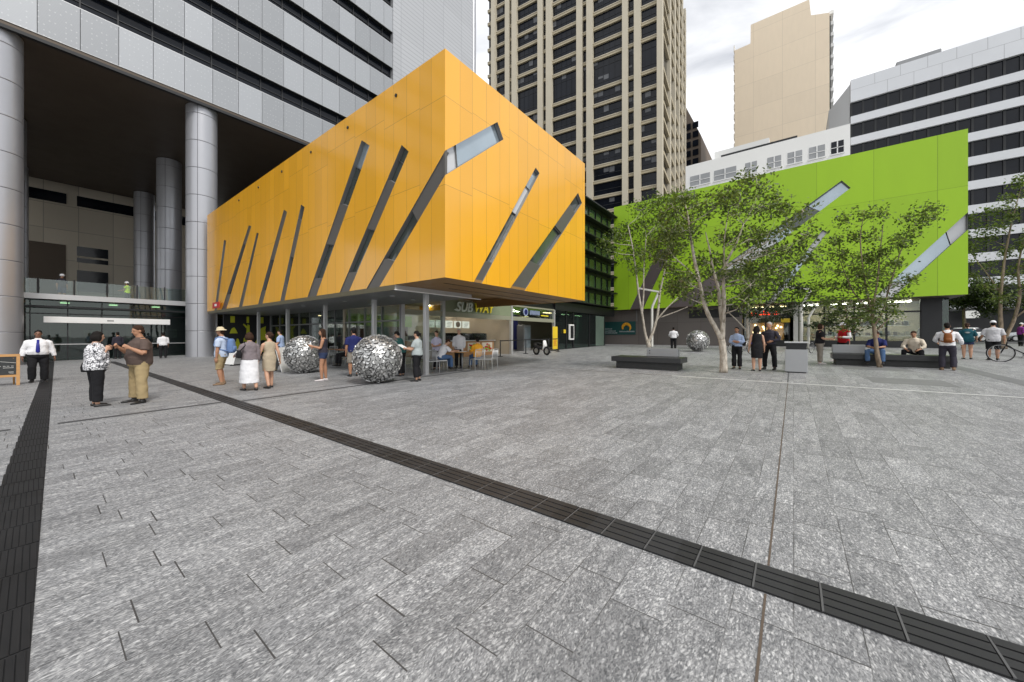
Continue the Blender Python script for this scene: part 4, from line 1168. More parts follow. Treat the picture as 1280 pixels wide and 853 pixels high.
    for i, (hip, knee, ank, fdir) in enumerate(legs):
        lw = .5 + .5 * w
        mid = knee + (ank - knee) * .32 
        mb.tube([hip, hip + (knee - hip) * .35, knee, mid, ank], [.054 * h * lw, .050 * h * lw, .036 * h * lw, .037 * h * lw, .022 * h], 14)
        fd = Vector(fdir) if fdir else Vector((1, .18 * (1 if i == 0 else -1), 0)); fd = fd.normalized()
        feet.append((ank, fd))
        sole = ank - Vector((0, 0, .030 * h))
        mb.loft([(sole - fd * .028 * h + Vector((0, 0, .004 * h)), Vector((-fd.y, fd.x, 0)) * .018 * h, Vector((0, 0, .018 * h))), (sole + fd * .03 * h, Vector((-fd.y, fd.x, 0)) * .022 * h, Vector((0, 0, .020 * h))),
                 (sole + fd * .085 * h - Vector((0, 0, .004 * h)), Vector((-fd.y, fd.x, 0)) * .025 * h, Vector((0, 0, .011 * h))), (sole + fd * .112 * h - Vector((0, 0, .005 * h)), Vector((-fd.y, fd.x, 0)) * .016 * h, Vector((0, 0, .007 * h)))], 12)
    body = mb.remesh('body', Mt[skin], root, vox, 3)
    # eyes, mouth
    for s in (1, -1):
        e = MB(); e.ell(q(.0465, s * .017, .008), (.004 * h, .0065 * h, .0038 * h), HM, 8, 6); e.build('eye', Mt['eye'], root, True)
    e = MB(); e.ell(q(.0505, 0, -.033), (.003 * h, .012 * h, .0032 * h), HM, 8, 6); e.build('mouth', Mt['lip'], root, True)
    # ---- clothes
    if top:
        c = MB(); inf = .013 * h + .012 * max(0, w - 1)
        t0 = top.get('hem', -.12); t1 = top.get('t1', 1.02)
        torso(c, inf, t0, t1)
        if t1 >= 1.0 and top.get('collar', True): c.tube([S(.97), S(1.10)], [.056 * h * (.7 + .3 * w), .039 * h * (.7 + .3 * w)], 16)
        sl = top.get('sleeve', .6); aw = .6 + .4 * w
        for s, (sh, el, wr) in zip((1, -1), arms):
            if sl <= 0: continue
            d0 = (el - sh)
            if sl <= 1.0:
                c.tube([sh - left * s * .035 * h, sh + d0 * .12, sh + d0 * sl], [.036 * h * aw, .039 * h * aw + .3 * inf, .038 * h * aw + .5 * inf], 14)
            else:
                e2 = el + (wr - el) * (sl - 1)
                c.tube([sh - left * s * .035 * h, sh + d0 * .12, sh + d0 * .6, el], [.036 * h * aw, .039 * h * aw + .3 * inf, .038 * h * aw, .034 * h * aw], 14)
                c.tube([el, el + (e2 - el) * .5, e2], [.035 * h * aw, .034 * h * aw, .027 * h * aw], 14)
        c.remesh(top.get('name', 'shirt'), Mt[top['m']], root, .013, 3, fold=.022)
    if bottom:
        c = MB(); k = bottom['kind']; inf = .011 * h; lw = .5 + .5 * w
        if k in ('trousers', 'shorts'):
            torso(c, inf, -.26, .06 if not bottom.get('high') else .40)
            ln = bottom.get('len', 1.94 if k == 'trousers' else .85); fl = bottom.get('flare', 1.0)
            for hip, knee, ank, _ in legs:
                a = [hip + Vector((0, 0, .01 * h)), hip + (knee - hip) * .4]; r = [.060 * h * lw, .060 * h * lw]
                if ln <= 1: a.append(hip + (knee - hip) * ln); r.append(.054 * h * lw * fl)
                else: a += [knee, knee + (ank - knee) * (ln - 1) * .5, knee + (ank - knee) * (ln - 1)]; r += [.047 * h * lw, .044 * h * lw * fl, .041 * h * lw * fl]
                c.tube(a, r, 16)
        else:   # skirt or the lower half of a dress
            torso(c, inf, -.16, (.05 if top else .40) if k == 'skirt' else 1.02)
            zb = bottom['hem'] * h + zoff; c0 = S(-.05); fl = bottom.get('flare', 1.0)
            cx = (legs[0][1] + legs[1][1]) * .5; cx = Vector((cx.x, cx.y, zb))
            dx = abs(legs[0][1].x - legs[1][1].x) * .5
            c.loft([(c0, left * .108 * h * w * hipw, fwd * .090 * h * b), (c0.lerp(cx, .45), left * .112 * h * w * fl ** .5, fwd * (.092 * h * b * fl ** .5 + dx * .4)), (cx, left * .105 * h * w * fl, fwd * (.085 * h * b * fl + dx))], 24)
        c.remesh(bottom.get('name', k), Mt[bottom['m']], root, .014, 3, fold=.024, fscale=.12)
    if shoes:
        for ank, fd in feet:
            c = MB(); sd = Vector((-fd.y, fd.x, 0)); sole = ank - Vector((0, 0, .026 * h))
            low_ = shoes in ('shoe_tan',)
            c.loft([(sole - fd * .036 * h, sd * .018 * h, Vector((0, 0, .016 * h))), (sole - fd * .02 * h, sd * .026 * h, Vector((0, 0, .021 * h))), (sole + fd * .03 * h, sd * .028 * h, Vector((0, 0, .019 * h))), (sole + fd * .085 * h - Vector((0, 0, .005 * h)), sd * .030 * h, Vector((0, 0, .014 * h))), (sole + fd * .126 * h - Vector((0, 0, .008 * h)), sd * .018 * h, Vector((0, 0, .009 * h)))], 14)
            if not fem: c.tube([ank + Vector((0, 0, .012 * h)), ank - Vector((0, 0, .02 * h))], .029 * h, 12)
            c.remesh('shoe', Mt[shoes], root, .010, 2)
    # ---- hair and hats
    if hair:
        c = MB()
        c.ell(q(-.010, 0, .026), (.056 * h, .0485 * h, .052 * h), HM, 18, 12)
        c.ell(q(-.030, 0, -.006), (.036 * h, .044 * h, .046 * h), HM, 16, 10)
        if hair == 'bob':
            c.ell(q(-.026, 0, -.014), (.050 * h, .060 * h, .056 * h), HM, 18, 10)
            for s in (1, -1): c.ell(q(-.004, s * .048, -.016), (.028 * h, .018 * h, .052 * h), HM, 12, 8)
        if hair == 'long':
            c.tube([q(-.03, 0, .02), q(-.046, 0, -.04), q(-.050, 0, -.10), q(-.050, 0, -.15)], [(.040 * h, .040 * h), (.048 * h, .026 * h), (.042 * h, .02 * h), (.022 * h, .012 * h)], 14)
            for s in (1, -1): c.tube([q(-.006, s * .043, .02), q(-.012, s * .050, -.04), q(-.02, s * .046, -.11)], [.018 * h, .018 * h, .010 * h], 10)
        if hair == 'bun': c.ell(q(-.066, 0, .012), .026 * h, HM, 12, 8)
        if hair == 'pony': c.tube([q(-.055, 0, .01), q(-.085, 0, -.01), q(-.080, 0, -.09)], [.018 * h, .022 * h, .008 * h], 10)
        c.remesh('hair', Mt[hairm], root, .010, 2)
    if hat:
        c = MB(); km, mat = hat
        if km == 'bucket':
            c.tube([q(-.004, 0, .026), q(-.004, 0, .070), q(-.004, 0, .085)], [.060 * h, .052 * h, .030 * h], 20)
            c.tube([q(-.002, 0, .034), q(-.004, 0, .022), q(-.004, 0, .016)], [.058 * h, .088 * h, .092 * h], 24)
        elif km == 'cap':
            c.ell(q(-.004, 0, .034), (.062 * h, .053 * h, .052 * h), HM, 18, 10)
            c.loft([(q(.03, 0, .026), hl * .046 * h, hu * .006 * h), (q(.085, 0, .014), hl * .038 * h, hu * .005 * h), (q(.10, 0, .010), hl * .02 * h, hu * .004 * h)], 14)
        elif km == 'helmet':
            c.ell(q(-.002, 0, .036), (.074 * h, .062 * h, .062 * h), HM, 18, 10)
            c.tube([q(0, 0, .022), q(0, 0, .016)], [.078 * h, .080 * h], 20)
        c.remesh('hat', Mt[mat], root, .010, 2)
    def front(t):
        for (t0, a0, c0, f0), (t1, a1, c1, f1) in zip(rings0[:-1], rings0[1:]):
            if t0 <= t <= t1:
                g = (t - t0) / (t1 - t0); be = 1 + (b - 1) * (1.0 if t < .9 else .4)
                return ((c0 + (c1 - c0) * g) * be + f0 + (f1 - f0) * g) * h + .014 * h
        return .06 * h
    info = dict(front=front, root=root, S=S, arms=arms, P=P, up=up, fwd=fwd, left=left, h=h, q=q, legs=legs)
    for fn in extras: fn(info)
    root.location = (x, y, gz(x)); root.rotation_euler = (0, 0, yaw)
    return info

def place(info, o, label, cat, group=None):
    """a carried thing is modelled in its owner's space and stays a top-level object"""
    r = info['root']
    o.location = r.location; o.rotation_euler = r.rotation_euler
    tag(o, label, cat, group); return o

def ray_yaw(x, y, rel): return atan2(y, x) + radians(rel)

def tie(mat):
    def fn(i):
        S, f, l, h = i['S'], i['fwd'], i['left'], i['h']
        fr = i['front']; mb = MB(); a = S(.99) + f * (fr(.99) + .012); b = S(.62) + f * (fr(.62) + .012); c = S(.20) + f * (fr(.30) + .014); d = S(.12) + f * (fr(.25) + .012)
        t = f * .012
        mb.loft([(a, l * .016 * h, t), (b, l * .022 * h, t), (c, l * .027 * h, t), (d, l * .004 * h, t)], 10)
        mb.build('tie', Mt[mat], i['root'], True)
    return fn
def belt(mat):
    def fn(i):
        pass
    return fn
def print_patch(mat):
    def fn(i):
        S, f, l, h = i['S'], i['fwd'], i['left'], i['h']
        mb = MB()
        for k, (dz, wd) in enumerate(((.72, .05), (.66, .035))):
            c = S(dz) - f * .083 * h * 1.12
            mb.loft([(c - l * wd * h, i['up'] * .006 * h, f * .008), (c, i['up'] * .013 * h, f * .012), (c + l * wd * h, i['up'] * .006 * h, f * .008)], 8)
        mb.build('print', Mt[mat], i['root'], True)
    return fn

def backpack(i, mat, label, s=1.0, straps=None):
    S, f, l, h = i['S'], i['fwd'], i['left'], i['h']; c = S(.52) - f * .145 * h; u = i['up']
    mb = MB()
    mb.loft([(c - u * .13 * h * s, l * .060 * h * s, f * .045 * h * s), (c - u * .10 * h * s, l * .078 * h * s, f * .062 * h * s), (c, l * .078 * h * s, f * .060 * h * s), (c + u * .09 * h * s, l * .068 * h * s, f * .048 * h * s), (c + u * .125 * h * s, l * .045 * h * s, f * .028 * h * s)], 18)
    root = thing('backpack', None, None)
    mb.remesh('bag', Mt[mat], root, .014, 2)
    mb = MB(); p = c - u * .05 * h * s - f * .055 * h * s
    mb.loft([(p - u * .05 * h * s, l * .05 * h * s, f * .02 * h), (p, l * .055 * h * s, f * .022 * h), (p + u * .045 * h * s, l * .045 * h * s, f * .014 * h)], 14); mb.build('pocket', Mt[straps or mat], root, True)
    for s_ in (1, -1):
        mb = MB(); a = S(.98) + l * s_ * .062 * h
        mb.tube([c + u * .10 * h * s + l * s_ * .03 * h + f * .03 * h, a - f * .055 * h, a + u * .020 * h, a + f * .060 * h, S(.55) + l * s_ * .085 * h + f * .075 * h, S(.30) + l * s_ * .105 * h - f * .02 * h, c - u * .1 * h * s + l * s_ * .06 * h * s], .011 * h, 8)
        mb.build('strap', Mt[straps or mat], root, True)
    return place(i, root, label, 'backpack')

def handbag(i, side, mat, label, t=.25):
    S, f, l, h = i['S'], i['fwd'], i['left'], i['h']
    c = S(t) + l * side * .155 * h - f * .02 * h
    root = thing('handbag', None, None)
    mb = MB(); mb.loft([(c - Vector((0, 0, .085 * h)), l * .030 * h, f * .085 * h), (c - Vector((0, 0, .02 * h)), l * .036 * h, f * .092 * h), (c + Vector((0, 0, .045 * h)), l * .018 * h, f * .075 * h)], 16)
    mb.remesh('bag', Mt[mat], root, .012, 2)
    mb = MB(); sh = S(1.0) + l * side * .075 * h
    mb.tube([c + f * .06 * h + Vector((0, 0, .03 * h)), sh + f * .055 * h - Vector((0, 0, .04 * h)), sh + Vector((0, 0, .018 * h)), sh - f * .06 * h - Vector((0, 0, .04 * h)), c - f * .06 * h + Vector((0, 0, .03 * h))], .008 * h, 8)
    mb.build('strap', Mt[mat], root, True)
    return place(i, root, label, 'handbag')

WL = ((.42, .03, -1), (-.02, .0, -1)); WR = ((-.16, -.03, -1), (-.62, 0, -1))      # a walking pair of legs
WL2 = ((-.18, .03, -1), (-.58, 0, -1)); WR2 = ((.36, -.03, -1), (-.02, 0, -1))

def P(label, x, y, rel, **k): return person(label, x, y, ray_yaw(x, y, rel), **k)

# --- left of the plaza
P('man in white long sleeved shirt and blue tie walking beside the chalkboard', .06, 20.16, 178, H=1.74, skin='skin_brown', fat=1.28, belly=.22, top=dict(m='c_white', sleeve=1.9, hem=.0), bottom=dict(kind='trousers', m='c_black', flare=1.1),
  armL=((-.12, .30, -1), (.10, .18, -1)), armR=((-.02, -.34, -1), (.25, -.05, -1)), legL=((.05, .05, -1), (-.1, 0, -1)), legR=((.30, -.06, -1), (-.12, 0, -1)), extras=[tie('c_blue')], vox=.010)
i = P('woman in black and white print blouse and black trousers raising a hand to her mouth', .81, 12.13, -78, H=1.63, skin='skin', fat=1.26, belly=.20, fem=True, top=dict(m='c_pattern', sleeve=1.75, hem=-.16, name='blouse'), bottom=dict(kind='trousers', m='c_black', flare=1.05, len=1.90),
  armL=((.30, .18, -1), (.62, -.25, .95), (-.3, -.5, 0)), armR=((.04, -.16, -1), (.50, .30, 1.0), (0, 1, 0)), hair='bob', hairm='hair_black', head=5, nod=6, vox=.008, curl=.9)
handbag(i, 1, 'c_black', 'black shoulder bag carried by the woman in the print blouse', .02)
P('heavy man in brown polo shirt and khaki trousers eating with both hands', 1.47, 11.96, 112, H=1.77, skin='skin_tan', fat=1.32, belly=.18, top=dict(m='c_brown', sleeve=.75, hem=-.14, name='polo_shirt'), bottom=dict(kind='trousers', m='c_khaki', flare=1.12, len=1.93),
  armL=((.25, .42, -1), (.62, -.30, .42), (0, -1, .2)), armR=((.32, -.42, -1), (.62, .30, .45), (0, 1, .2)), legL=((.10, .16, -1), (-.02, .05, -1)), legR=((.05, -.20, -1), (-.03, -.06, -1)), hair='short', hairm='hair_brown', nod=14, vox=.008, curl=1.1)
P('man in white shirt and black trousers walking away at the glass lobby doors', 5.16, 33.11, 5, H=1.70, fat=1.2, skin='skin_brown', top=dict(m='c_white', sleeve=1.4), bottom=dict(kind='trousers', m='c_black'), vox=.016)
P('person in dark suit standing before the lobby doors behind the print blouse woman', 3.32, 35.4, 20, H=1.76, skin='skin_tan', top=dict(m='c_dark', sleeve=1.9), bottom=dict(kind='trousers', m='c_black'), vox=.016)
i = P('man in straw bucket hat light tee and khaki shorts walking left by the column', 3.49, 13.94, 66, H=1.75, skin='skin_tan', fat=1.08, top=dict(m='c_paleblue', sleeve=.75, hem=-.16), bottom=dict(kind='shorts', m='c_khaki', len=1.04, flare=1.25), shoes='shoe_tan', hat=('bucket', 'straw'), hairm='hair_brown',
  legL=((.05, .03, -1), (-.18, 0, -1)), legR=((.22, -.03, -1), (-.22, 0, -1)), armL=((.02, .12, -1), (.10, .02, -1)), vox=.010, nod=5)
backpack(i, 'c_bluebag', 'blue backpack on the back of the man in the straw hat', 1.0)
i = P('woman with brown bob in grey mauve cardigan and long white skirt walking away', 3.59, 11.86, 14, H=1.60, fat=1.08, fem=True, top=dict(m='c_greymauve', sleeve=1.8, hem=.0, name='cardigan'), bottom=dict(kind='skirt', m='c_white', hem=.13, flare=1.22), hair='bob', hairm='hair_brown',
  legL=((.30, .04, -1), (-.1, 0, -1)), legR=((-.12, -.04, -1), (-.4, 0, -1)), armL=((.15, .35, -1), (.8, .1, -.2)), vox=.010)
handbag(i, 1, 'c_black', 'black handbag under the arm of the woman in the white skirt', .42)
P('woman in sleeveless beige dress with pinned up hair walking away in heels', 4.08, 11.89, 24, H=1.60, fat=.94, fem=True, bottom=dict(kind='dress', m='c_beige', hem=.30, flare=.92), hair='bun', hairm='hair_brown', head=30,
  legL=((-.05, .02, -1), (-.35, 0, -1)), legR=((.22, -.02, -1), (-.05, 0, -1)), armL=((.15, .30, -1), (.45, .12, -1)), armR=((-.3, -.25, -1), (.2, -.25, -1)), vox=.010)
P('man in light blue shirt and black trousers standing beside the grey sign board', 7.2, 19.6, 70, H=1.72, fat=1.1, top=dict(m='c_lblue', sleeve=.8), bottom=dict(kind='trousers', m='c_black'), armL=((.05, .2, -1), (.8, .0, -.3)), armR=((.05, -.2, -1), (.8, .1, -.3)), vox=.013)
i = P('young woman in black tank top and denim shorts holding a bottle', 5.72, 12.16, 86, H=1.68, skin='skin_tan', fat=.92, fem=True, top=dict(m='c_dark', sleeve=0, hem=.0, t1=.94, collar=False, name='tank_top'), bottom=dict(kind='shorts', m='c_denim', len=.42, flare=1.15), hair='long', hairm='hair_brown', shoes='shoe_white',
  armL=((.25, .10, -1), (.85, -.12, .25), (0, -1, 0)), armR=((.20, -.12, -1), (.90, .18, .12), (0, 1, 0)), legL=((.12, .05, -1), (-.04, 0, -1)), legR=((-.10, -.04, -1), (-.08, 0, -1)), vox=.010, curl=1.1)
bt_ = thing('water_bottle', None, None); mb = MB(); w = i['arms'][0][2] + Vector((.06, -.05, .02))
mb.tube([w - Vector((0, 0, .08)), w + Vector((0, 0, .07)), w + Vector((0, 0, .11)), w + Vector((0, 0, .12))], [.032, .032, .014, .014], 14); mb.build('bottle', Mt['paper'], bt_, True)
mb = MB(); mb.tube([w + Vector((0, 0, .12)), w + Vector((0, 0, .14))], .016, 12); mb.build('cap', Mt['sign_blue'], bt_)
place(i, bt_, 'small clear water bottle held by the young woman in shorts', 'bottle')
P('man in navy tee grey shorts and black cap seen from behind beside a steel ball', 6.9, 12.4, 12, H=1.72, skin='skin_tan', fat=1.15, top=dict(m='c_navy', sleeve=.85), bottom=dict(kind='shorts', m='c_stone', len=1.0, flare=1.2), hat=('cap', 'c_black'), vox=.011)
P('person in teal top with bowed head behind the nearest steel ball', 7.9, 11.0, 60, H=1.60, fem=True, top=dict(m='c_deepgreen', sleeve=.7), bottom=dict(kind='trousers', m='c_black'), lean=(.25, 0, 1), nod=25, hair='short', vox=.011, armL=((.3, .1, -1), (.9, 0, -.2)), armR=((.3, -.1, -1), (.9, 0, -.2)))
i = P('woman in pale grey top and black trousers reading a paper beside the aluminium post', 7.35, 9.42, 62, H=1.58, fat=1.1, fem=True, top=dict(m='c_grey', sleeve=.7, hem=-.06), bottom=dict(kind='trousers', m='c_black', flare=1.25, len=1.84), hair='pony', hairm='hair_black', nod=16,
  armL=((.30, .15, -1), (.9, -.05, .12)), armR=((.30, -.15, -1), (.9, .1, .12)), legL=((.02, .03, -1), (-.1, 0, -1)), legR=((.15, -.03, -1), (-.2, 0, -1)), vox=.010, curl=.9)
pp = MB(); a = i['arms'][0][2] + Vector((.08, 0, .02))
pp.prism([(a.x - .02, a.y - .20, a.z), (a.x - .02, a.y + .08, a.z), (a.x + .18, a.y + .08, a.z + .10), (a.x + .18, a.y - .20, a.z + .10)], (0, 0, .006))
place(i, pp.build('newspaper', Mt['paper']), 'white paper held open by the woman in the pale grey top', 'paper')
P('woman in lavender blouse standing behind a chair next to the aluminium post', 10.08, 11.66, 150, H=1.58, fat=1.0, fem=True, skin='skin', top=dict(m='c_lav', sleeve=.75, hem=-.2), bottom=dict(kind='trousers', m='c_black'), hair='short', hairm='hair_brown', armL=((.2, .15, -1), (.75, -.5, -.1)), armR=((.2, -.15, -1), (.75, .5, -.1)), nod=12, vox=.012)
P('grey haired man in white shirt standing behind the cafe table', 11.0, 11.3, 165, H=1.66, fat=1.1, skin='skin', top=dict(m='c_white', sleeve=1.85, hem=-.2), bottom=dict(kind='trousers', m='c_black'), hair='short', hairm='hair_grey', armL=((.05, .2, -1), (.3, -.05, -1)), armR=((.05, -.2, -1), (.6, .2, -.6)), vox=.012)
sitL = ((1, .10, -.06), (.05, 0, -1)); sitR = ((1, -.10, -.06), (.05, 0, -1))
P('seated person in white top leaning over the cafe table', 9.6, 10.9, -70, H=1.62, fat=1.1, seat=.45, lean=(.5, 0, 1), top=dict(m='c_white', sleeve=.8), bottom=dict(kind='trousers', m='c_jeans'), legL=sitL, legR=sitR, armL=((.7, .1, -.7), (.9, -.1, .1)), armR=((.7, -.1, -.7), (.9, .1, .1)), nod=20, hairm='hair_brown', vox=.012)
P('seated person in orange jacket with dark hair seen from behind at the cafe table', 10.75, 10.0, 25, H=1.55, fat=1.05, seat=.45, top=dict(m='c_orange', sleeve=1.9, name='jacket'), bottom=dict(kind='trousers', m='c_jeans'), legL=sitL, legR=sitR, armL=((.5, .15, -1), (.9, -.1, .1)), armR=((.5, -.15, -1), (.9, .1, .1)), vox=.012)
P('seated diner in dark top furthest left behind the steel balls', 8.6, 16.0, 120, H=1.66, seat=.45, skin='skin_tan', top=dict(m='c_dark', sleeve=.8), bottom=dict(kind='trousers', m='c_black'), legL=sitL, legR=sitR, vox=.014, armL=((.5, .1, -1), (.9, -.1, .1)), armR=((.5, -.1, -1), (.9, .1, .1)))
P('seated diner in stone coloured top between the two steel balls', 8.9, 14.6, 150, H=1.66, seat=.45, skin='skin', top=dict(m='c_stone', sleeve=.8), bottom=dict(kind='trousers', m='c_dark'), legL=sitL, legR=sitR, vox=.014, armL=((.5, .1, -1), (.9, -.1, .1)), armR=((.5, -.1, -1), (.9, .1, .1)), hairm='hair_brown')
# --- middle and right
P('man in white shirt and black trousers walking away beside the far steel ball', 29.0, 7.1, 4, H=1.70, fat=1.2, skin='skin_brown', top=dict(m='c_white', sleeve=1.9, hem=-.05), bottom=dict(kind='trousers', m='c_black'), armL=((.2, .35, -1), (.8, -.3, -.2)), armR=((.2, -.35, -1), (.8, .3, -.2)), vox=.015)
P('woman in pale blue blouse and black trousers standing with folded arms', 16.53, 1.74, 172, H=1.60, fat=1.0, fem=True, skin='skin_tan', top=dict(m='c_lblue', sleeve=1.85, hem=.0), bottom=dict(kind='trousers', m='c_black', flare=1.2, high=True), hair='short', hairm='hair_black', armL=((.25, .30, -1), (.45, -1, .15)), armR=((.25, -.30, -1), (.50, 1, .05)), vox=.011, head=-10)
P('woman in sleeveless black dress standing with her back turned', 15.96, 1.06, 8, H=1.63, fat=1.0, fem=True, skin='skin', bottom=dict(kind='dress', m='c_black', hem=.29, flare=1.0), hair='long', hairm='hair_black', armL=((-.02, .22, -1), (.15, .10, -1)), armR=((-.02, -.22, -1), (.25, -.08, -1)), head=-25, vox=.011)
P('man in dark purple shirt and black trousers with hand on his belly', 16.81, .72, 158, H=1.77, fat=1.05, skin='skin_tan', top=dict(m='c_dark', sleeve=1.85, hem=-.02), bottom=dict(kind='trousers', m='c_black'), hair='short', hairm='hair_grey', armL=((.0, .55, -1), (.55, -.85, -.35)), armR=((.1, -.2, -1), (.55, .5, -.4)), legL=((.05, .15, -1), (0, .05, -1)), legR=((0, -.12, -1), (0, -.03, -1)), vox=.011)
P('woman in black top and stone trousers standing face to face with the man in red', 20.47, -.89, -82, H=1.70, fem=True, fat=1.08, top=dict(m='c_black', sleeve=.75, hem=-.1), bottom=dict(kind='trousers', m='c_stone'), shoes='shoe_white', hair='bob', hairm='hair_brown', armL=((.25, .1, -1), (1, -.05, .02)), armR=((.25, -.1, -1), (1, .0, -.08)), vox=.011)
P('man in red vest white sleeves and white cap leaning by the black bench', 21.78, -1.75, 140, H=1.75, skin='skin_tan', fat=1.1, top=dict(m='c_red', sleeve=.25, hem=-.14, name='vest'), bottom=dict(kind='trousers', m='c_black'), shoes='shoe_white', hat=('cap', 'c_white'), armL=((.05, .30, -1), (.75, -.55, .05)), armR=((.1, -.25, -1), (.9, .45, .05)), legL=((.15, .1, -1), (.0, 0, -1)), legR=((.55, -.05, -1), (.25, 0, -1)), vox=.011,
  extras=[lambda i: [(lambda mb: (mb.tube([sh, sh.lerp(el, .5), el], [.042 * i['h'], .037 * i['h'], .033 * i['h']], 12), mb.tube([el, wr], [.033 * i['h'], .026 * i['h']], 12), mb.remesh('sleeve', Mt['c_white'], i['root'], .012, 2)))(MB()) for sh, el, wr in i['arms']]])
SB = lambda x: .44
P('man in navy tee and blue jeans seated on the black bench behind the thin tree', 20.25, -2.62, 170, H=1.70, fat=1.08, skin='skin_tan', seat=.46, top=dict(m='c_navy', sleeve=.9), bottom=dict(kind='trousers', m='c_jeans'), legL=((1, .30, .02), (-.05, 0, -1)), legR=((1, -.30, .02), (-.05, 0, -1)), armL=((.45, .2, -1), (.8, -.6, -.1)), armR=((.45, -.2, -1), (.8, .6, -.1)), nod=18, lean=(.2, 0, 1), hairm='hair_brown', vox=.012)
P('man in cream shirt seated alone on the right end of the black bench', 20.95, -3.75, 172, H=1.70, fat=1.05, skin='skin_tan', seat=.46, top=dict(m='c_cream', sleeve=1.75), bottom=dict(kind='trousers', m='c_black'), legL=((1, .35, .0), (-.05, 0, -1)), legR=((1, -.35, .0), (-.05, 0, -1)), armL=((.4, .45, -1), (.75, -.5, -.5)), armR=((.4, -.45, -1), (.75, .5, -.5)), lean=(.25, 0, 1), hairm='hair_brown', vox=.012)
P('man in grey shirt and black trousers walking away near the green building corner', 40.5, -7.7, 10, H=1.75, fat=1.1, skin='skin_brown', top=dict(m='c_greywhite', sleeve=1.8), bottom=dict(kind='trousers', m='c_black'), vox=.016)
i = P('man in white shirt and black jeans walking away with a brown leather rucksack', 19.58, -4.29, 4, H=1.66, fat=1.08, skin='skin_tan', top=dict(m='c_white', sleeve=1.8, hem=-.05), bottom=dict(kind='trousers', m='c_dark', flare=1.15), shoes='shoe_tan', armL=((.35, .40, -1), (.7, -.2, -.3)), armR=((.05, -.50, -1), (.5, -.1, -.6)), legL=((.05, .06, -1), (-.05, 0, -1)), legR=((.10, -.12, -1), (-.3, 0, -1)), vox=.011, hairm='hair_black', nod=10)
backpack(i, 'c_leather', 'brown leather rucksack worn by the man in the white shirt', .82, 'c_leather')
P('woman in teal tee with pale print and denim shorts walking away', 26.66, -6.46, 2, H=1.68, fat=1.12, fem=True, skin='skin', top=dict(m='c_teal', sleeve=.95, hem=-.26), bottom=dict(kind='shorts', m='c_denim', len=.50, flare=1.25), hair='pony', hairm='hair_brown', armL=((.1, .35, -1), (.6, .1, -.6)), armR=((.1, -.35, -1), (.6, -.1, -.6)), legL=((.02, .01, -1), (-.04, 0, -1)), legR=((.12, -.01, -1), (-.15, 0, -1)), extras=[print_patch('c_grey')], vox=.012)
P('man in pale tee black shorts and white cap walking away beside the bicycle', 26.2, -7.1, 5, H=1.76, fat=1.16, skin='skin_tan', top=dict(m='c_greywhite', sleeve=.95, hem=-.2), bottom=dict(kind='shorts', m='c_black', len=1.02, flare=1.25), hat=('cap', 'c_white'), armL=((.05, .35, -1), (.8, .1, -.6)), armR=((.0, -.30, -1), (.2, -.05, -1)), vox=.012)
P('person in purple top with pale cap in the distance at the right edge', 44.73, -13.41, -60, H=1.72, fat=1.1, top=dict(m='c_purple', sleeve=1.5), bottom=dict(kind='trousers', m='c_black'), hat=('cap', 'c_white'), vox=.018)
P('worker in bright yellow vest and white helmet on the glass railed balcony', 4.35, 41.0, 60, H=1.75, zoff=4.0 - gz(4.35), skin='skin_tan', top=dict(m='c_hivis', sleeve=.5, name='vest'), bottom=dict(kind='trousers', m='c_dark'), hat=('helmet', 'c_white'), vox=.018, armL=((.2, .2, -1), (.9, 0, -.2)))
P('worker in dark clothes and white helmet at the left end of the balcony', 1.1, 39.5, 200, H=1.75, zoff=4.0 - gz(1.1), skin='skin_tan', top=dict(m='c_dark', sleeve=.8), bottom=dict(kind='shorts', m='c_denim', len=1.0), hat=('helmet', 'c_white'), vox=.018)
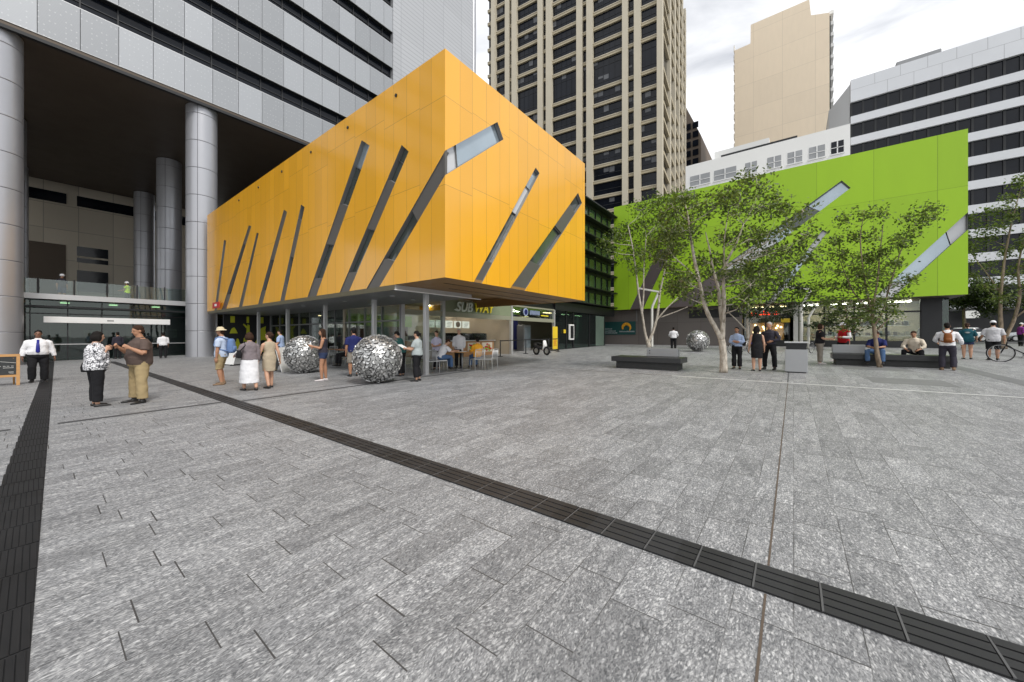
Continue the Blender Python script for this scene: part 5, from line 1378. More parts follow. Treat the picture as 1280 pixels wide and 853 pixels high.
# ------------------------------------------------------------------ trees
def tree(label, x, y, stems, blobs, leaf, bark, lsize, density, seed, yaw=None, group='trees on the plaza', cat='tree', clump=.34, name='street_tree', twig=.012):
    """stems: polylines [(lateral, depth, height, radius), ...] in metres from the base; blobs: (lat, dep, z, rx, rz)
       lateral runs to the right as seen from the square, depth away from it"""
    rr = random.Random(seed)
    root = thing(name, label, cat, (x, y, gz(x)), 0, group)
    a = atan2(y, x) if yaw is None else yaw
    f = Vector((cos(a), sin(a), 0)); r = Vector((sin(a), -cos(a), 0)); B = Vector((x, y, gz(x)))
    W = lambda l, d, z: B + r * l + f * d + Vector((0, 0, z))
    tb = MB(); nodes = []
    for st in stems:
        pts = []; rad = []
        for (p, q) in zip(st[:-1], st[1:]):
            for k in range(5):
                t = k / 5; l, d, z, ra = [p[i] + (q[i] - p[i]) * t for i in range(4)]
                j = .12 * ra
                pts.append(W(l + rr.uniform(-j, j), d + rr.uniform(-j, j), z)); rad.append(ra * rr.uniform(.95, 1.05))
        pts.append(W(*st[-1][:3])); rad.append(st[-1][3])
        # smooth the polyline
        for _ in range(2):
            pts = [pts[0]] + [(pts[i - 1] + pts[i] * 2 + pts[i + 1]) / 4 for i in range(1, len(pts) - 1)] + [pts[-1]]
        tb.tube(pts, rad, 10)
        nodes += [(p, ra) for p, ra in zip(pts, rad)]
    lv = MB(); tw = tb
    up = Vector((0, 0, 1))
    def leafat(p, s):
        d = Vector((rr.gauss(0, 1), rr.gauss(0, 1), rr.gauss(-.25, .8))); d.normalize()
        n = Vector((rr.gauss(0, .7), rr.gauss(0, .7), 1)); sd = d.cross(n)
        if sd.length < 1e-3: return
        sd.normalize(); n = sd.cross(d).normalized(); ln = s * rr.uniform(.7, 1.3); wd = ln * rr.uniform(.42, .62)
        m = p + d * ln * .5 + n * ln * .06
        lv.add([p, m + sd * wd * .5, p + d * ln, m - sd * wd * .5], [(0, 1, 2, 3)])
    mid = [n for n in nodes if n[0].z > B.z + .3 * (max(q[0].z for q in nodes) - B.z)]
    for bl in blobs:
        l, d, z, rx, rz = bl; c = W(l, d, z)
        # limb from the best trunk node below the clump
        cand = sorted(mid, key=lambda n: (n[0] - c).length + max(0, n[0].z - c.z + .3) * 2)
        p0, r0 = cand[0]
        m1 = p0.lerp(c, .5) + Vector((rr.uniform(-.15, .15), rr.uniform(-.15, .15), -.05 * (c - p0).length))
        rb = min(r0 * .6, .012 + .012 * (c - p0).length)
        tb.tube([p0, p0.lerp(m1, .5), m1, m1.lerp(c, .55), c], [rb, rb * .85, rb * .65, rb * .5, rb * .3], 6)
        nc = max(6, int(density * rx * rx * rz / clump ** 3 * 6.6))
        for k in range(nc):
            v = Vector((rr.gauss(0, 1), rr.gauss(0, 1), rr.gauss(0, 1))).normalized() * rr.random() ** .45
            q = c + r * v.x * rx + f * v.y * rx + up * v.z * rz
            if k % 2 == 0:
                mm = c.lerp(q, .5) + Vector((rr.uniform(-.1, .1), rr.uniform(-.1, .1), .06))
                tw.tube([c, mm, q], [twig, twig * .7, twig * .35], 4, cap=False)
            n = rr.randint(16, 32)
            for _ in range(n):
                g = Vector((rr.gauss(0, 1), rr.gauss(0, 1), rr.gauss(0, .8))) * clump * .5
                leafat(q + g, lsize)
    t = tb.build('trunk', Mt[bark], root, True)
    lv.build('crown', Mt[leaf], root)
    return root

def px(u, v, u0, v0, k): return ((u - u0) * k, (v0 - v) * k)
def stems_px(lst, u0, v0, k):
    return [[((u - u0) * k, d, (v0 - v) * k, r) for u, v, d, r in st] for st in lst]
def blobs_px(lst, u0, v0, k, rr, depth=1.0, flat=.8):
    return [((u - u0) * k, rr.uniform(-1, 1) * depth, (v0 - v) * k, ru * k, ru * k * flat) for u, v, ru in lst]

# the pale multi-stemmed tree in front (each unit below is 28 mm on its own plane)
k = 12.92 / 458; rr = random.Random(21)
st = stems_px([[(905, 468, 0, .135), (904.5, 450, 0, .115), (903.5, 436, 0, .11), (902.5, 427, 0, .11)],
               [(902.5, 428, 0, .085), (896, 412, -.1, .075), (887, 394, -.2, .07), (882, 375, -.3, .065), (877, 348, -.3, .058), (872, 322, -.3, .05), (868, 295, -.25, .042), (865, 268, -.2, .03), (860, 245, -.2, .015)],
               [(903, 428, 0, .09), (904, 408, .1, .08), (901, 386, .15, .07), (899, 360, .2, .055), (893, 338, .3, .04), (889, 310, .4, .028), (884, 285, .5, .015)],
               [(904, 405, .1, .07), (905.5, 380, -.1, .062), (904, 352, -.2, .05), (908, 330, -.3, .04), (918, 312, -.4, .03), (925, 290, -.5, .018)],
               [(902, 390, .15, .045), (904, 360, .3, .042), (905, 332, .4, .034), (905, 300, .4, .025), (910, 262, .4, .012)],
               [(906, 340, -.25, .03), (925, 326, -.3, .024), (946, 314, -.3, .014)],
               [(879, 356, -.3, .03), (866, 338, -.5, .024), (850, 322, -.7, .014)]], 905, 468, k)
bl = blobs_px([(862, 250, 17), (880, 247, 16), (900, 244, 14), (918, 250, 15), (938, 244, 13), (955, 240, 13), (962, 255, 13), (930, 232, 10), (870, 270, 18), (895, 268, 16), (920, 270, 18), (945, 270, 15),
                (962, 275, 14), (850, 262, 18), (838, 280, 16), (835, 300, 15), (850, 290, 20), (870, 295, 14), (900, 292, 14), (925, 292, 15), (945, 295, 16), (965, 298, 15), (978, 290, 12),
                (845, 315, 18), (835, 330, 15), (930, 312, 17), (950, 318, 19), (970, 322, 18), (985, 315, 15), (850, 345, 17), (865, 352, 17), (885, 340, 14), (922, 340, 16), (940, 345, 18), (858, 370, 15), (890, 330, 15), (907, 348, 13), (925, 382, 12), (950, 372, 14), (892, 372, 10), (968, 340, 15), (822, 318, 9), (838, 348, 10), (895, 318, 13), (912, 300, 13), (880, 318, 14), (960, 348, 14),
                (875, 378, 13), (930, 365, 15), (848, 360, 12), (992, 330, 8), (905, 257, 12), (935, 258, 12)], 905, 468, k, rr, 1.1)
tree('tall pale barked tree with several stems in front of the green building', 14.8, 1.95, st, bl, 'leafA', 'barkA', .13, .46, 4, clump=.30)

# the pale twin-stemmed tree by the taupe wall
k = 33.0 / 458; rr = random.Random(5)
st = stems_px([[(809, 434, 0, .20), (808, 428, 0, .19)], [(808, 430, 0, .13), (804, 415, 0, .11), (801, 392, -.2, .10), (797, 368, -.3, .09), (794, 340, -.4, .07), (790, 310, -.4, .05), (785, 285, -.3, .03)],
               [(808, 429, 0, .13), (814, 415, .1, .11), (819, 395, .2, .10), (821, 370, .3, .09), (826, 345, .4, .06), (832, 315, .4, .04)],
               [(801, 395, -.2, .08), (803, 370, -.3, .07), (803, 340, -.3, .05), (806, 300, -.3, .03)],
               [(817, 402, .2, .07), (828, 388, .2, .06), (842, 374, .2, .04), (855, 362, .2, .02)],
               [(822, 398, .2, .05), (838, 392, .2, .04), (852, 386, .2, .02)]], 809, 434, k)
bl = blobs_px([(800, 265, 14), (820, 255, 15), (838, 252, 14), (785, 285, 14), (805, 285, 16), (825, 275, 16), (845, 270, 14), (772, 300, 11), (790, 308, 14), (812, 305, 14), (832, 300, 14), (764, 318, 8), (780, 325, 11), (800, 325, 10),
               (820, 322, 10), (770, 290, 9), (758, 306, 6), (842, 292, 12), (848, 318, 10), (838, 340, 8), (850, 352, 8), (795, 342, 7)], 809, 434, k, rr, 2.0)
tree('pale twin stemmed tree beside the bent lamp post at the taupe wall', 32.6, 10.0, st, bl, 'leafB', 'barkA', .24, .55, 9, clump=.62, twig=.02)

# bushy dark tree between the front tree and the shops
k = 26.0 / 458; rr = random.Random(31)
st = stems_px([[(937, 437, 0, .12), (937, 418, 0, .10), (936, 395, 0, .08), (938, 370, 0, .06), (940, 345, 0, .03)], [(937, 415, 0, .06), (926, 400, .2, .05), (915, 388, .3, .03)], [(937, 405, 0, .06), (952, 388, 0, .045), (968, 372, 0, .03)]], 937, 437, k)
bl = blobs_px([(940, 330, 13), (960, 338, 13), (925, 345, 12), (945, 352, 13), (965, 358, 13), (980, 352, 11), (930, 368, 12), (950, 374, 12), (970, 378, 13), (985, 372, 10), (915, 375, 9), (962, 393, 10), (980, 390, 10), (940, 390, 8), (990, 362, 8), (905, 362, 8), (992, 385, 7), (955, 318, 9)], 937, 437, k, rr, 1.2)
tree('bushy dark tree behind the woman in the black dress', 31.2, 2.6, st, bl, 'leafC', 'barkA', .20, .62, 12, clump=.5, twig=.016)

# the thin-stemmed tree at the bench
k = 14.03 / 458; rr = random.Random(41)
st = stems_px([[(1100, 460, 0, .085), (1098, 447, 0, .075), (1096.5, 430, 0, .065), (1095, 412, 0, .06), (1093, 395, 0, .055), (1094, 375, 0, .045)],
               [(1095, 408, 0, .035), (1103, 390, .1, .03), (1108, 360, .2, .026), (1116, 325, .3, .018), (1126, 285, .3, .008)],
               [(1094, 395, 0, .04), (1088, 365, -.1, .034), (1084, 330, -.15, .026), (1082, 295, -.2, .018), (1086, 262, -.2, .008)],
               [(1094, 385, 0, .035), (1098, 350, .1, .028), (1100, 315, .2, .02), (1103, 280, .2, .01)],
               [(1092, 392, 0, .03), (1076, 365, .2, .024), (1066, 335, .3, .018), (1058, 300, .3, .009)],
               [(1094, 418, 0, .03), (1104, 405, .1, .02), (1112, 392, .2, .01)]], 1100, 460, k)
bl = blobs_px([(1086, 262, 12), (1068, 272, 10), (1098, 270, 10), (1055, 288, 10), (1075, 292, 13), (1092, 290, 12), (1122, 278, 11), (1138, 272, 10), (1130, 290, 10), (1115, 300, 9), (1048, 308, 11), (1066, 312, 13), (1085, 315, 13), (1105, 318, 11), (1120, 312, 9),
               (1045, 330, 10), (1060, 335, 12), (1080, 338, 15), (1098, 325, 11), (1075, 318, 12), (1088, 348, 13), (1100, 340, 13), (1112, 335, 8), (1052, 352, 10), (1070, 358, 13), (1090, 360, 13), (1108, 358, 10), (1040, 350, 7), (1062, 378, 14), (1082, 380, 16), (1100, 378, 14), (1050, 372, 8), (1118, 372, 7), (1075, 396, 10), (1095, 396, 10), (1112, 390, 8), (1125, 350, 6), (1033, 362, 5), (1140, 285, 7), (1070, 405, 8), (1056, 392, 7)], 1100, 460, k, rr, .8)
tree('slender olive green tree growing in front of the black bench', 19.72, -2.62, st, bl, 'leafB', 'barkB', .12, .50, 14, clump=.27, twig=.008)

# small dark tree behind the bench
k = 26 / 458; rr = random.Random(51)
st = stems_px([[(1069, 432, 0, .09), (1069, 415, 0, .08), (1068, 395, 0, .06), (1066, 380, 0, .03)], [(1069, 418, 0, .05), (1080, 405, 0, .03)]], 1069, 432, k)
bl = blobs_px([(1050, 392, 9), (1065, 388, 10), (1080, 392, 10), (1092, 398, 8), (1058, 402, 9), (1074, 404, 9), (1042, 400, 7), (1066, 375, 9)], 1069, 432, k, rr, .8)
tree('small dark tree with low crown in front of the lit shop windows', 33.2, -2.9, st, bl, 'leafC', 'barkB', .19, .6, 15, clump=.42, twig=.014)

# sparse tall tree at the right edge
k = 24.6 / 458; rr = random.Random(61)
st = stems_px([[(1256, 438, 0, .17), (1255, 425, 0, .16)], [(1255, 430, 0, .11), (1253, 400, 0, .10), (1254, 360, -.1, .08), (1257, 320, -.1, .06), (1262, 280, -.1, .04), (1268, 245, -.1, .015)],
               [(1256, 428, 0, .10), (1263, 405, .2, .09), (1268, 375, .3, .08), (1266, 340, .3, .06), (1270, 305, .3, .04), (1280, 265, .3, .015)], [(1254, 370, 0, .05), (1244, 345, 0, .04), (1232, 318, 0, .02)], [(1264, 400, .2, .05), (1280, 380, .2, .04), (1296, 360, .2, .02)]], 1256, 438, k)
bl = blobs_px([(1268, 232, 8), (1278, 240, 9), (1262, 250, 7), (1285, 260, 11), (1230, 272, 6), (1240, 282, 7), (1226, 292, 6), (1262, 275, 8), (1245, 300, 10), (1222, 302, 7), (1236, 312, 9), (1280, 295, 10), (1222, 324, 7), (1260, 318, 8), (1285, 330, 10), (1250, 265, 8), (1270, 312, 9), (1255, 288, 8), (1268, 335, 9), (1240, 360, 8), (1255, 375, 8), (1245, 332, 9), (1230, 345, 6), (1262, 345, 7), (1275, 360, 8), (1290, 300, 10), (1300, 340, 12), (1300, 270, 10)], 1256, 438, k, rr, 1.2)
tree('tall sparse tree with two thin stems at the right edge', 39.3, -11.1, st, bl, 'leafA', 'barkB', .20, .42, 16, clump=.45, twig=.014)

# street trees across the road
for n, (u, xx, yy, hh) in enumerate(((1214, 51.2, -12.2, 5.6), (1240, 49.5, -13.8, 5.2))):
    rr = random.Random(70 + n)
    st = [[(0, 0, 0, .14), (.05, 0, 1.4, .12), (0, 0, 3.2, .09), (.1, 0, 4.6, .04)]]
    bl = [(rr.uniform(-1.6, 1.6), rr.uniform(-1.4, 1.4), rr.uniform(hh - 2.2, hh), rr.uniform(.6, .95), rr.uniform(.5, .75)) for _ in range(15)]
    tree(('dark street tree with round crown beyond the green building corner', 'second dark street tree farther right beyond the square')[n], xx, yy, st, bl, 'leafC', 'barkB', .24, .6, 80 + n, clump=.5)
# ------------------------------------------------------------------ steel balls
def steel_ball(label, x, y, r, n, seed):
    rr = random.Random(seed)
    root = thing('steel_ball', label, 'sculpture', (x, y, gz(x)), 0, 'polished steel ball sculptures')
    c = Vector((x, y, gz(x) + r))
    mb = MB(); mb.ell(c, r * .955, None, 40, 24); mb.build('core', Mt['chrome_dull'], root, True)
    mb = MB(); dk = MB(); ga = pi * (3 - sqrt(5))
    for i in range(n):
        zz = 1 - 2 * (i + .5) / n; rd = sqrt(max(0, 1 - zz * zz)); a = ga * i
        nrm = Vector((rd * cos(a), rd * sin(a), zz))
        nrm = (nrm + Vector((rr.gauss(0, .03), rr.gauss(0, .03), rr.gauss(0, .03)))).normalized()
        t = nrm.cross(Vector((0, 0, 1)) if abs(nrm.z) < .9 else Vector((1, 0, 0))).normalized(); b = nrm.cross(t)
        rot = rr.uniform(-1.3, 1.3) + (pi if rr.random() < .4 else 0); T = t * cos(rot) + b * sin(rot); Bv = nrm.cross(T)
        s = 1.50 * r / sqrt(n) * rr.uniform(.88, 1.12); jr = rr.uniform(-.008, .012)
        # a bent crescent plate, standing proud at its outer lip
        outer = []; inner = []
        m = 8
        for k in range(m + 1):
            an = pi * (.02 + .96 * k / m)
            lift = .028 * sin(pi * k / m)
            po = (c + (nrm + T * (cos(an) * s * .98 / r) + Bv * (sin(an) * s * .92 / r - s * .38 / r)).normalized() * (r * (.975 + jr + lift)))
            pi2 = (c + (nrm + T * (cos(an) * s * .50 / r) + Bv * (sin(an) * s * .06 / r - s * .38 / r)).normalized() * (r * (.982 + jr)))
            outer.append(po); inner.append(pi2)
        th = -nrm * (.028 * r)
        od = [c + ((p - c).normalized() + (p - c - nrm * (p - c).dot(nrm)) / r * .62).normalized() * (r * .970) for p in outer]
        ob_ = [c + (p - c).normalized() * (r * .970) for p in outer]
        dk.add(ob_ + od, [(k, k + 1, m + 2 + k, m + 1 + k) for k in range(m)])  # dark crescent on the core: shadow beyond the plate's lip, drawn as colour
        vs = outer + inner + [p + th for p in outer] + [p + th for p in inner]; K = m + 1
        fs = []
        for k in range(m):
            fs += [(k, k + 1, K + k + 1, K + k), (2 * K + k, 3 * K + k, 3 * K + k + 1, 2 * K + k + 1), (k, 2 * K + k, 2 * K + k + 1, k + 1), (K + k, K + k + 1, 3 * K + k + 1, 3 * K + k)]
        fs += [(0, K, 3 * K, 2 * K), (m, 2 * K + m, 3 * K + m, K + m)]
        mb.add(vs, fs)
    mb.build('crescent_shell', Mt['chrome'], root)
    dk.build('crescent_shadow', Mt['steel_shadow'], root)
steel_ball('nearest steel ball of bent crescents left of the aluminium post', 6.45, 10.2, .745, 470, 1)
steel_ball('left steel ball of bent crescents beside the grey sign board', 6.45, 15.25, .735, 470, 2)
steel_ball('lone steel ball of bent crescents far off before the taupe wall', 27.9, 5.25, .735, 250, 3)

# ------------------------------------------------------------------ benches, bin
b = thing('bench', 'long black granite bench with grey steel backrest block beside the pale tree', 'bench', (14.85, 4.55, gz(14.85)))
g = gz(14.85)
mb = MB(); mb.bbox(14.35, 15.45, 3.27, 5.92, g + .27, g + .47, .015); mb.build('seat', Mt['granite_black'], b)
mb = MB(); mb.bbox(14.48, 15.32, 3.42, 5.76, g - .03, g + .27, .01); mb.build('base', Mt['granite_blackrough'], b)
mb = MB(); mb.bbox(15.16, 15.42, 3.55, 4.74, g + .475, g + .80, .012); k_ = mb.build('backrest', Mt['steel_grey'], b)
mb = MB(); mb.tube([(15.145, 4.62, g + .60), (15.165, 4.62, g + .60)], .02, 10); mb.tube([(15.145, 4.62, g + .70), (15.165, 4.62, g + .70)], .02, 10); mb.build('bolt', Mt['black'], k_)
b = thing('bench', 'black granite bench with grey block seating two men behind the slender tree', 'bench', (20.8, -2.9, gz(20.8)))
g = gz(20.6)
mb = MB(); mb.bbox(20.15, 21.35, -4.62, -1.28, g + .24, g + .46, .015); mb.build('seat', Mt['granite_black'], b)
mb = MB(); mb.bbox(20.25, 21.25, -4.52, -1.38, g - .04, g + .24, .01); mb.build('base', Mt['granite_blackrough'], b)
mb = MB(); mb.bbox(20.9, 21.2, -2.35, -1.32, g + .465, g + .82, .012); mb.build('backrest', Mt['steel_grey'], b)
b = thing('litter_bin', 'square grey steel litter bin with dark slotted band under a pale lid', 'bin', (16.25, -.08, gz(16.2)))
g = gz(16.2)
mb = MB(); mb.bbox(15.92, 16.50, -.38, .24, g + .03, g + .80, .012); mb.build('body', Mt['steel_grey'], b)
mb = MB(); mb.bbox(15.95, 16.47, -.35, .21, g + .80, g + 1.02, .01); mb.build('slot_band', Mt['black'], b)
mb = MB(); mb.bbox(15.90, 16.52, -.40, .26, g + 1.02, g + 1.07, .012); mb.build('lid', Mt['alu'], b)
mb = MB(); mb.box(15.97, 16.45, -.33, .19, g - .02, g + .03); mb.build('plinth', Mt['black'], b)

# ------------------------------------------------------------------ bent lamp posts
def lamp(label, x, y, zt, arm, s=1.0):
    root = thing('lamp_post', label, 'lamp post', (x, y, gz(x)), 0, 'bent pale lamp posts')
    a = atan2(y, x); r = Vector((sin(a), -cos(a), 0)); B = Vector((x, y, gz(x)))
    W = lambda l, z: B + r * l + Vector((0, 0, z))
    mb = MB(); h = zt - gz(x)
    kink = W(0, h * .66); top = W(.52 * s, h * .92)
    rad = .11 * s
    mb.tube([W(0, -.05), W(0, .3), W(0, h * .60), kink, W(.05 * s, h * .70), top], [rad, rad, rad * .95, rad * .95, rad * .95, rad * .85], 12); mb.build('pole', Mt['lamp_white'], root, angle=40)
    mb = MB(); e = W(-arm, h)
    d = (e - top); u = Vector((0, 0, 1))
    n = d.cross(u).normalized(); w2 = .13 * s
    mb.prism([top - n * w2 + r * .05, top + n * w2 + r * .05, e + n * w2, e - n * w2], (0, 0, .14 * s)); mb.build('arm', Mt['lamp_white'], root)
    mb = MB(); q = top.lerp(e, .35); q2 = top.lerp(e, .92)
    mb.prism([q - n * w2 * .7, q + n * w2 * .7, q2 + n * w2 * .7, q2 - n * w2 * .7], (0, 0, -.015)); mb.build('lens', Mt['lens'], root)
    mb = MB(); mb.tube([W(0, -.02), W(0, .05)], .17 * s, 16); mb.build('base_plate', Mt['alu_grey'], root)
lamp('bent pale lamp post beside the twin stemmed tree at the taupe wall', 32.9, 9.83, 5.75, 1.2, 1.0)
lamp('bent pale lamp post behind the square litter bin', 33.8, -.43, 5.18, 1.15, 1.0)
lamp('smaller bent lamp post just right of the one behind the litter bin', 34.4, -.86, 4.0, .25, .75)

# ------------------------------------------------------------------ sign boards
s = thing('chalkboard_sign', 'wooden framed chalkboard standing on the paving at the left edge', 'sign', (0, 0, 0))
mb = MB()
lean = .20; W2, Hh = .42, .98
def fr_(mb, y0, y1, z0, z1, t0=-.018, t1=.018):
    pts = []
    for z in (z0, z1):
        for y in (y0, y1):
            for t in (t0, t1): pts.append((t + lean * (1 - z / Hh), y, z))
    mb.add(pts, [(0, 2, 3, 1), (4, 5, 7, 6), (0, 1, 5, 4), (2, 6, 7, 3), (0, 4, 6, 2), (1, 3, 7, 5)])
fr_(mb, -W2, -W2 + .07, 0, Hh); fr_(mb, W2 - .07, W2, 0, Hh); fr_(mb, -W2 + .07, W2 - .07, Hh - .08, Hh - .001); fr_(mb, -W2 + .07, W2 - .07, .26, .33)
mb.build('frame', Mt['timber'], s)
mb = MB(); fr_(mb, -W2 + .07, W2 - .07, .331, Hh - .081, -.006, .006); bo = mb.build('board', Mt['chalk'], s)
mb = MB()
def chalk(y0, z0, y1, z1, w=.006):
    f = lambda y, z: Vector((lean * (1 - z / Hh) + .010, y, z))
    mb.tube([f(y0, z0), f(y1, z1)], w, 5)
chalk(.34, .70, -.25, .80); chalk(-.25, .80, -.16, .84); chalk(-.25, .80, -.18, .75)
for y in (.30, .22, .15, .06): chalk(y, .60, y - .05, .605, .007)
chalk(.3, .55, .1, .55, .007)
for k in range(4): chalk(-.12 - .05 * k, .60 - .01 * (k % 2), -.15 - .05 * k, .56, .007); chalk(-.12 - .05 * k, .48, -.14 - .05 * k, .54, .006)
chalk(-.12, .54, -.32, .54); chalk(.3, .42, .2, .42); chalk(.3, .38, .22, .39)
mb.build('chalk_drawing', Mt['chalk_white'], bo)
mb = MB()
for sy in (-W2 + .05, W2 - .05): mb.tube([(lean * .1, sy * .8, .86), (-.32, sy * .8, 0)], .022, 6)
mb.build('rear_leg', Mt['timber'], s)
s.location = (-.72, 19.75, 0); s.rotation_euler = (0, 0, radians(-90))

s = thing('sign_board', 'grey folding sign board standing left of the steel ball', 'sign', (0, 0, 0))
for k, (nm, m) in enumerate((('front_panel', 'alu_grey'), ('rear_panel', 'paper'))):
    mb = MB(); sg = 1 if k == 0 else -1
    mb.prism([(sg * .30, -.30, 0), (sg * .30, .30, 0), (sg * .02, .28, .98), (sg * .02, -.28, .98)], (-sg * .02, 0, 0)); mb.build(nm, Mt[m], s)
s.location = (6.05, 16.6, gz(6.05)); s.rotation_euler = (0, 0, radians(128))
s = thing('sign_board', 'low white sign board standing on the paving by the round column', 'sign', (0, 0, 0))
mb = MB(); mb.prism([(.16, -.5, .05), (.16, .5, .05), (.0, .5, .82), (.0, -.5, .82)], (-.02, 0, 0)); mb.build('panel', Mt['paper'], s)
mb = MB(); mb.bbox(-.25, .25, -.45, -.40, 0, .06); mb.bbox(-.25, .25, .40, .45, 0, .06); mb.build('foot', Mt['black'], s)
s.location = (5.95, 22.2, gz(6)); s.rotation_euler = (0, 0, radians(190))
s = thing('safety_banner', 'small red barrier board with white patch at the column end of the orange wall', 'banner', (6.96, 28.2, 3.3))
mb = MB(); mb.bbox(6.93, 6.97, 28.2, 29.6, 3.32, 3.70, .01); mb.build('board', Mt['red'], s)
mb = MB(); mb.box(6.918, 6.928, 28.7, 29.1, 3.44, 3.58); mb.build('patch', Mt['paper'], s)

# ------------------------------------------------------------------ cafe furniture
def chair_proto():
    root = thing('cafe_chair', 'aluminium cafe chair with slatted seat', 'chair', (0, 0, 0), 0, 'aluminium cafe chairs')
    for sx in (1, -1):
        for sy in (1, -1):
            mb = MB()
            if sx > 0: mb.tube([(.20, sy * .20, .44), (.235, sy * .215, 0)], .013, 8)
            else: mb.tube([(-.27, sy * .20, .84), (-.21, sy * .205, .45), (-.25, sy * .215, 0)], .013, 8)
            mb.build('leg', Mt['alu'], root, True)
    mb = MB()
    for k in range(7): mb.box(-.21 + .061 * k, -.165 + .061 * k, -.205, .205, .44, .455)
    mb.box(-.21, .21, -.215, -.195, .42, .44); mb.box(-.21, .21, .195, .215, .42, .44); mb.build('seat', Mt['alu'], root)
    mb = MB()
    for k in range(8):
        y = -.175 + .05 * k; mb.tube([(-.222, y, .50), (-.262, y, .80)], .010, 6)
    mb.tube([(-.27, -.2, .83), (-.275, 0, .85), (-.27, .2, .83)], .014, 8); mb.tube([(-.222, -.2, .50), (-.222, .2, .50)], .010, 6)
    mb.build('backrest', Mt['alu'], root, True)
    return root
def table_proto():
    root = thing('cafe_table', 'small cafe table', 'table', (0, 0, 0), 0, 'cafe tables on the terrace')
    mb = MB(); mb.tube([(0, 0, .715), (0, 0, .72), (0, 0, .74), (0, 0, .745)], [.33, .345, .345, .335], 28); mb.build('tabletop', Mt['timber'], root, angle=40)
    mb = MB(); mb.tube([(0, 0, .03), (0, 0, .715)], .032, 12); mb.build('pedestal', Mt['alu_grey'], root, True)
    mb = MB()
    for k in range(4):
        a = pi / 4 + pi / 2 * k; mb.tube([(0, 0, .06), (.30 * cos(a), .30 * sin(a), .015)], .016, 8)
    mb.build('base', Mt['alu_grey'], root, True)
    return root
ch = chair_proto(); tb_ = table_proto()
tabs = [(10.35, 10.45, 'round cafe table with food on it between the seated people'), (8.95, 15.3, 'cafe table between two seated diners behind the steel balls'), (9.4, 12.9, 'empty cafe table behind the nearest steel ball'), (9.0, 18.6, 'cafe table farthest back under the long canopy')]
for i, (x, y, lb) in enumerate(tabs):
    o = tb_ if i == 0 else clone(tb_, (0, 0, 0), 0, lb)
    o.location = (x, y, gz(x)); o['label'] = lb
chs = [(11.1, 9.65, 100, 'front aluminium chair with its slatted back to the open plaza'), (9.1, 10.75, -120, 'aluminium chair beside the tall post and the lavender woman'), (10.75, 10.0, 25 + 43, 'aluminium chair under the person in the orange jacket'), (9.6, 10.9, -22, 'aluminium chair under the person leaning over the table'),
       (8.6, 16.0, 182, 'chair under the leftmost dark dressed diner'), (8.9, 14.6, 208, 'chair under the diner in the stone coloured top'), (9.0, 13.2, 0, 'empty chair left of the empty cafe table'), (9.9, 12.6, 200, 'empty chair right of the empty cafe table'), (8.4, 13.6, 90, 'chair turned sideways behind the young woman in shorts'), (8.7, 18.2, 40, 'chair at the farthest cafe table, nearest side'), (9.4, 19.1, 220, 'chair at the farthest cafe table, far side'), (8.5, 12.0, 60, 'chair directly behind the nearest steel ball')]
for i, (x, y, rz, lb) in enumerate(chs):
    o = ch if i == 0 else clone(ch, (0, 0, 0), 0, lb)
    o.location = (x, y, gz(x)); o.rotation_euler = (0, 0, radians(rz)); o['label'] = lb
z = gz(10.35) + .746
mb = MB(); mb.bbox(10.15, 10.45, 10.30, 10.52, z, z + .02, .006); tag(mb.build('food_tray', Mt['paper'], None, loc=(10.3, 10.4, z)), 'white paper tray lying on the round cafe table', 'tray')
mb = MB(); mb.tube([(10.5, 10.6, z), (10.5, 10.6, z + .13)], [.032, .042], 14); tag(mb.build('paper_cup', Mt['paper'], None, True, loc=(10.5, 10.6, z)), 'white paper cup standing on the round cafe table', 'cup')

# service counter of the sandwich shop
c = thing('service_counter', 'long wood veneer service counter with food photographs under the lit menu', 'counter', (16.2, 16.3, gz(16)))
mb = MB(); mb.bbox(12.6, 18.7, 15.9, 16.7, gz(15), 1.25, .015); mb.build('body', Mt['counter_wood'], c)
mb = MB(); mb.bbox(12.5, 18.8, 15.82, 16.75, 1.25, 1.30, .01); mb.build('worktop', Mt['alu'], c)
mb = MB(); mb.box(13.4, 18.2, 16.1, 16.12, 1.30, 1.72); mb.box(13.4, 18.2, 16.1, 16.5, 1.72, 1.74); mb.build('food_guard', Mt['clear_glass'], c)
for a, b2 in ((16.2, 17.3), (17.5, 18.5)):
    mb = MB(); mb.box(a, b2, 15.88, 15.895, .55, 1.15); p_ = mb.build('food_picture', Mt['c_cream'], c)
    rr = random.Random(int(a * 10)); 
    for m_, cnt in (('c_red', 16), ('lime', 9)):
        mb = MB()
        for k in range(cnt): mb.ell((rr.uniform(a + .12, b2 - .12), 15.88, rr.uniform(.66, 1.04)), (rr.uniform(.05, .13), .012, rr.uniform(.04, .10)), None, 10, 6)
        mb.build('food_print', Mt[m_], p_, True)
rr = random.Random(77)
for k in range(9):
    x = 13.6 + .5 * k; m_ = rr.choice(('black', 'steel_grey', 'red', 'c_dark', 'alu'))
    mb = MB(); hgt = rr.uniform(.2, .5); mb.bbox(x - .18, x + .18, 19.2, 19.6, 1.3, 1.3 + hgt, .02); mb.bbox(x - .13, x + .13, 19.17, 19.2, 1.34, 1.3 + hgt - .05, .01)
    tag(mb.build('kitchen_appliance', Mt[m_], None, loc=(x, 19.4, 1.3)), '%s kitchen appliance, number %d along the rear bench of the sandwich shop' % ({'black': 'black', 'steel_grey': 'grey', 'red': 'red', 'c_dark': 'dark', 'alu': 'silver'}[m_], k + 1), 'appliance', 'kitchen appliances on the rear bench')
c = thing('rear_bench', 'dark kitchen bench along the back wall of the sandwich shop', 'counter', (16, 19.5, .3))
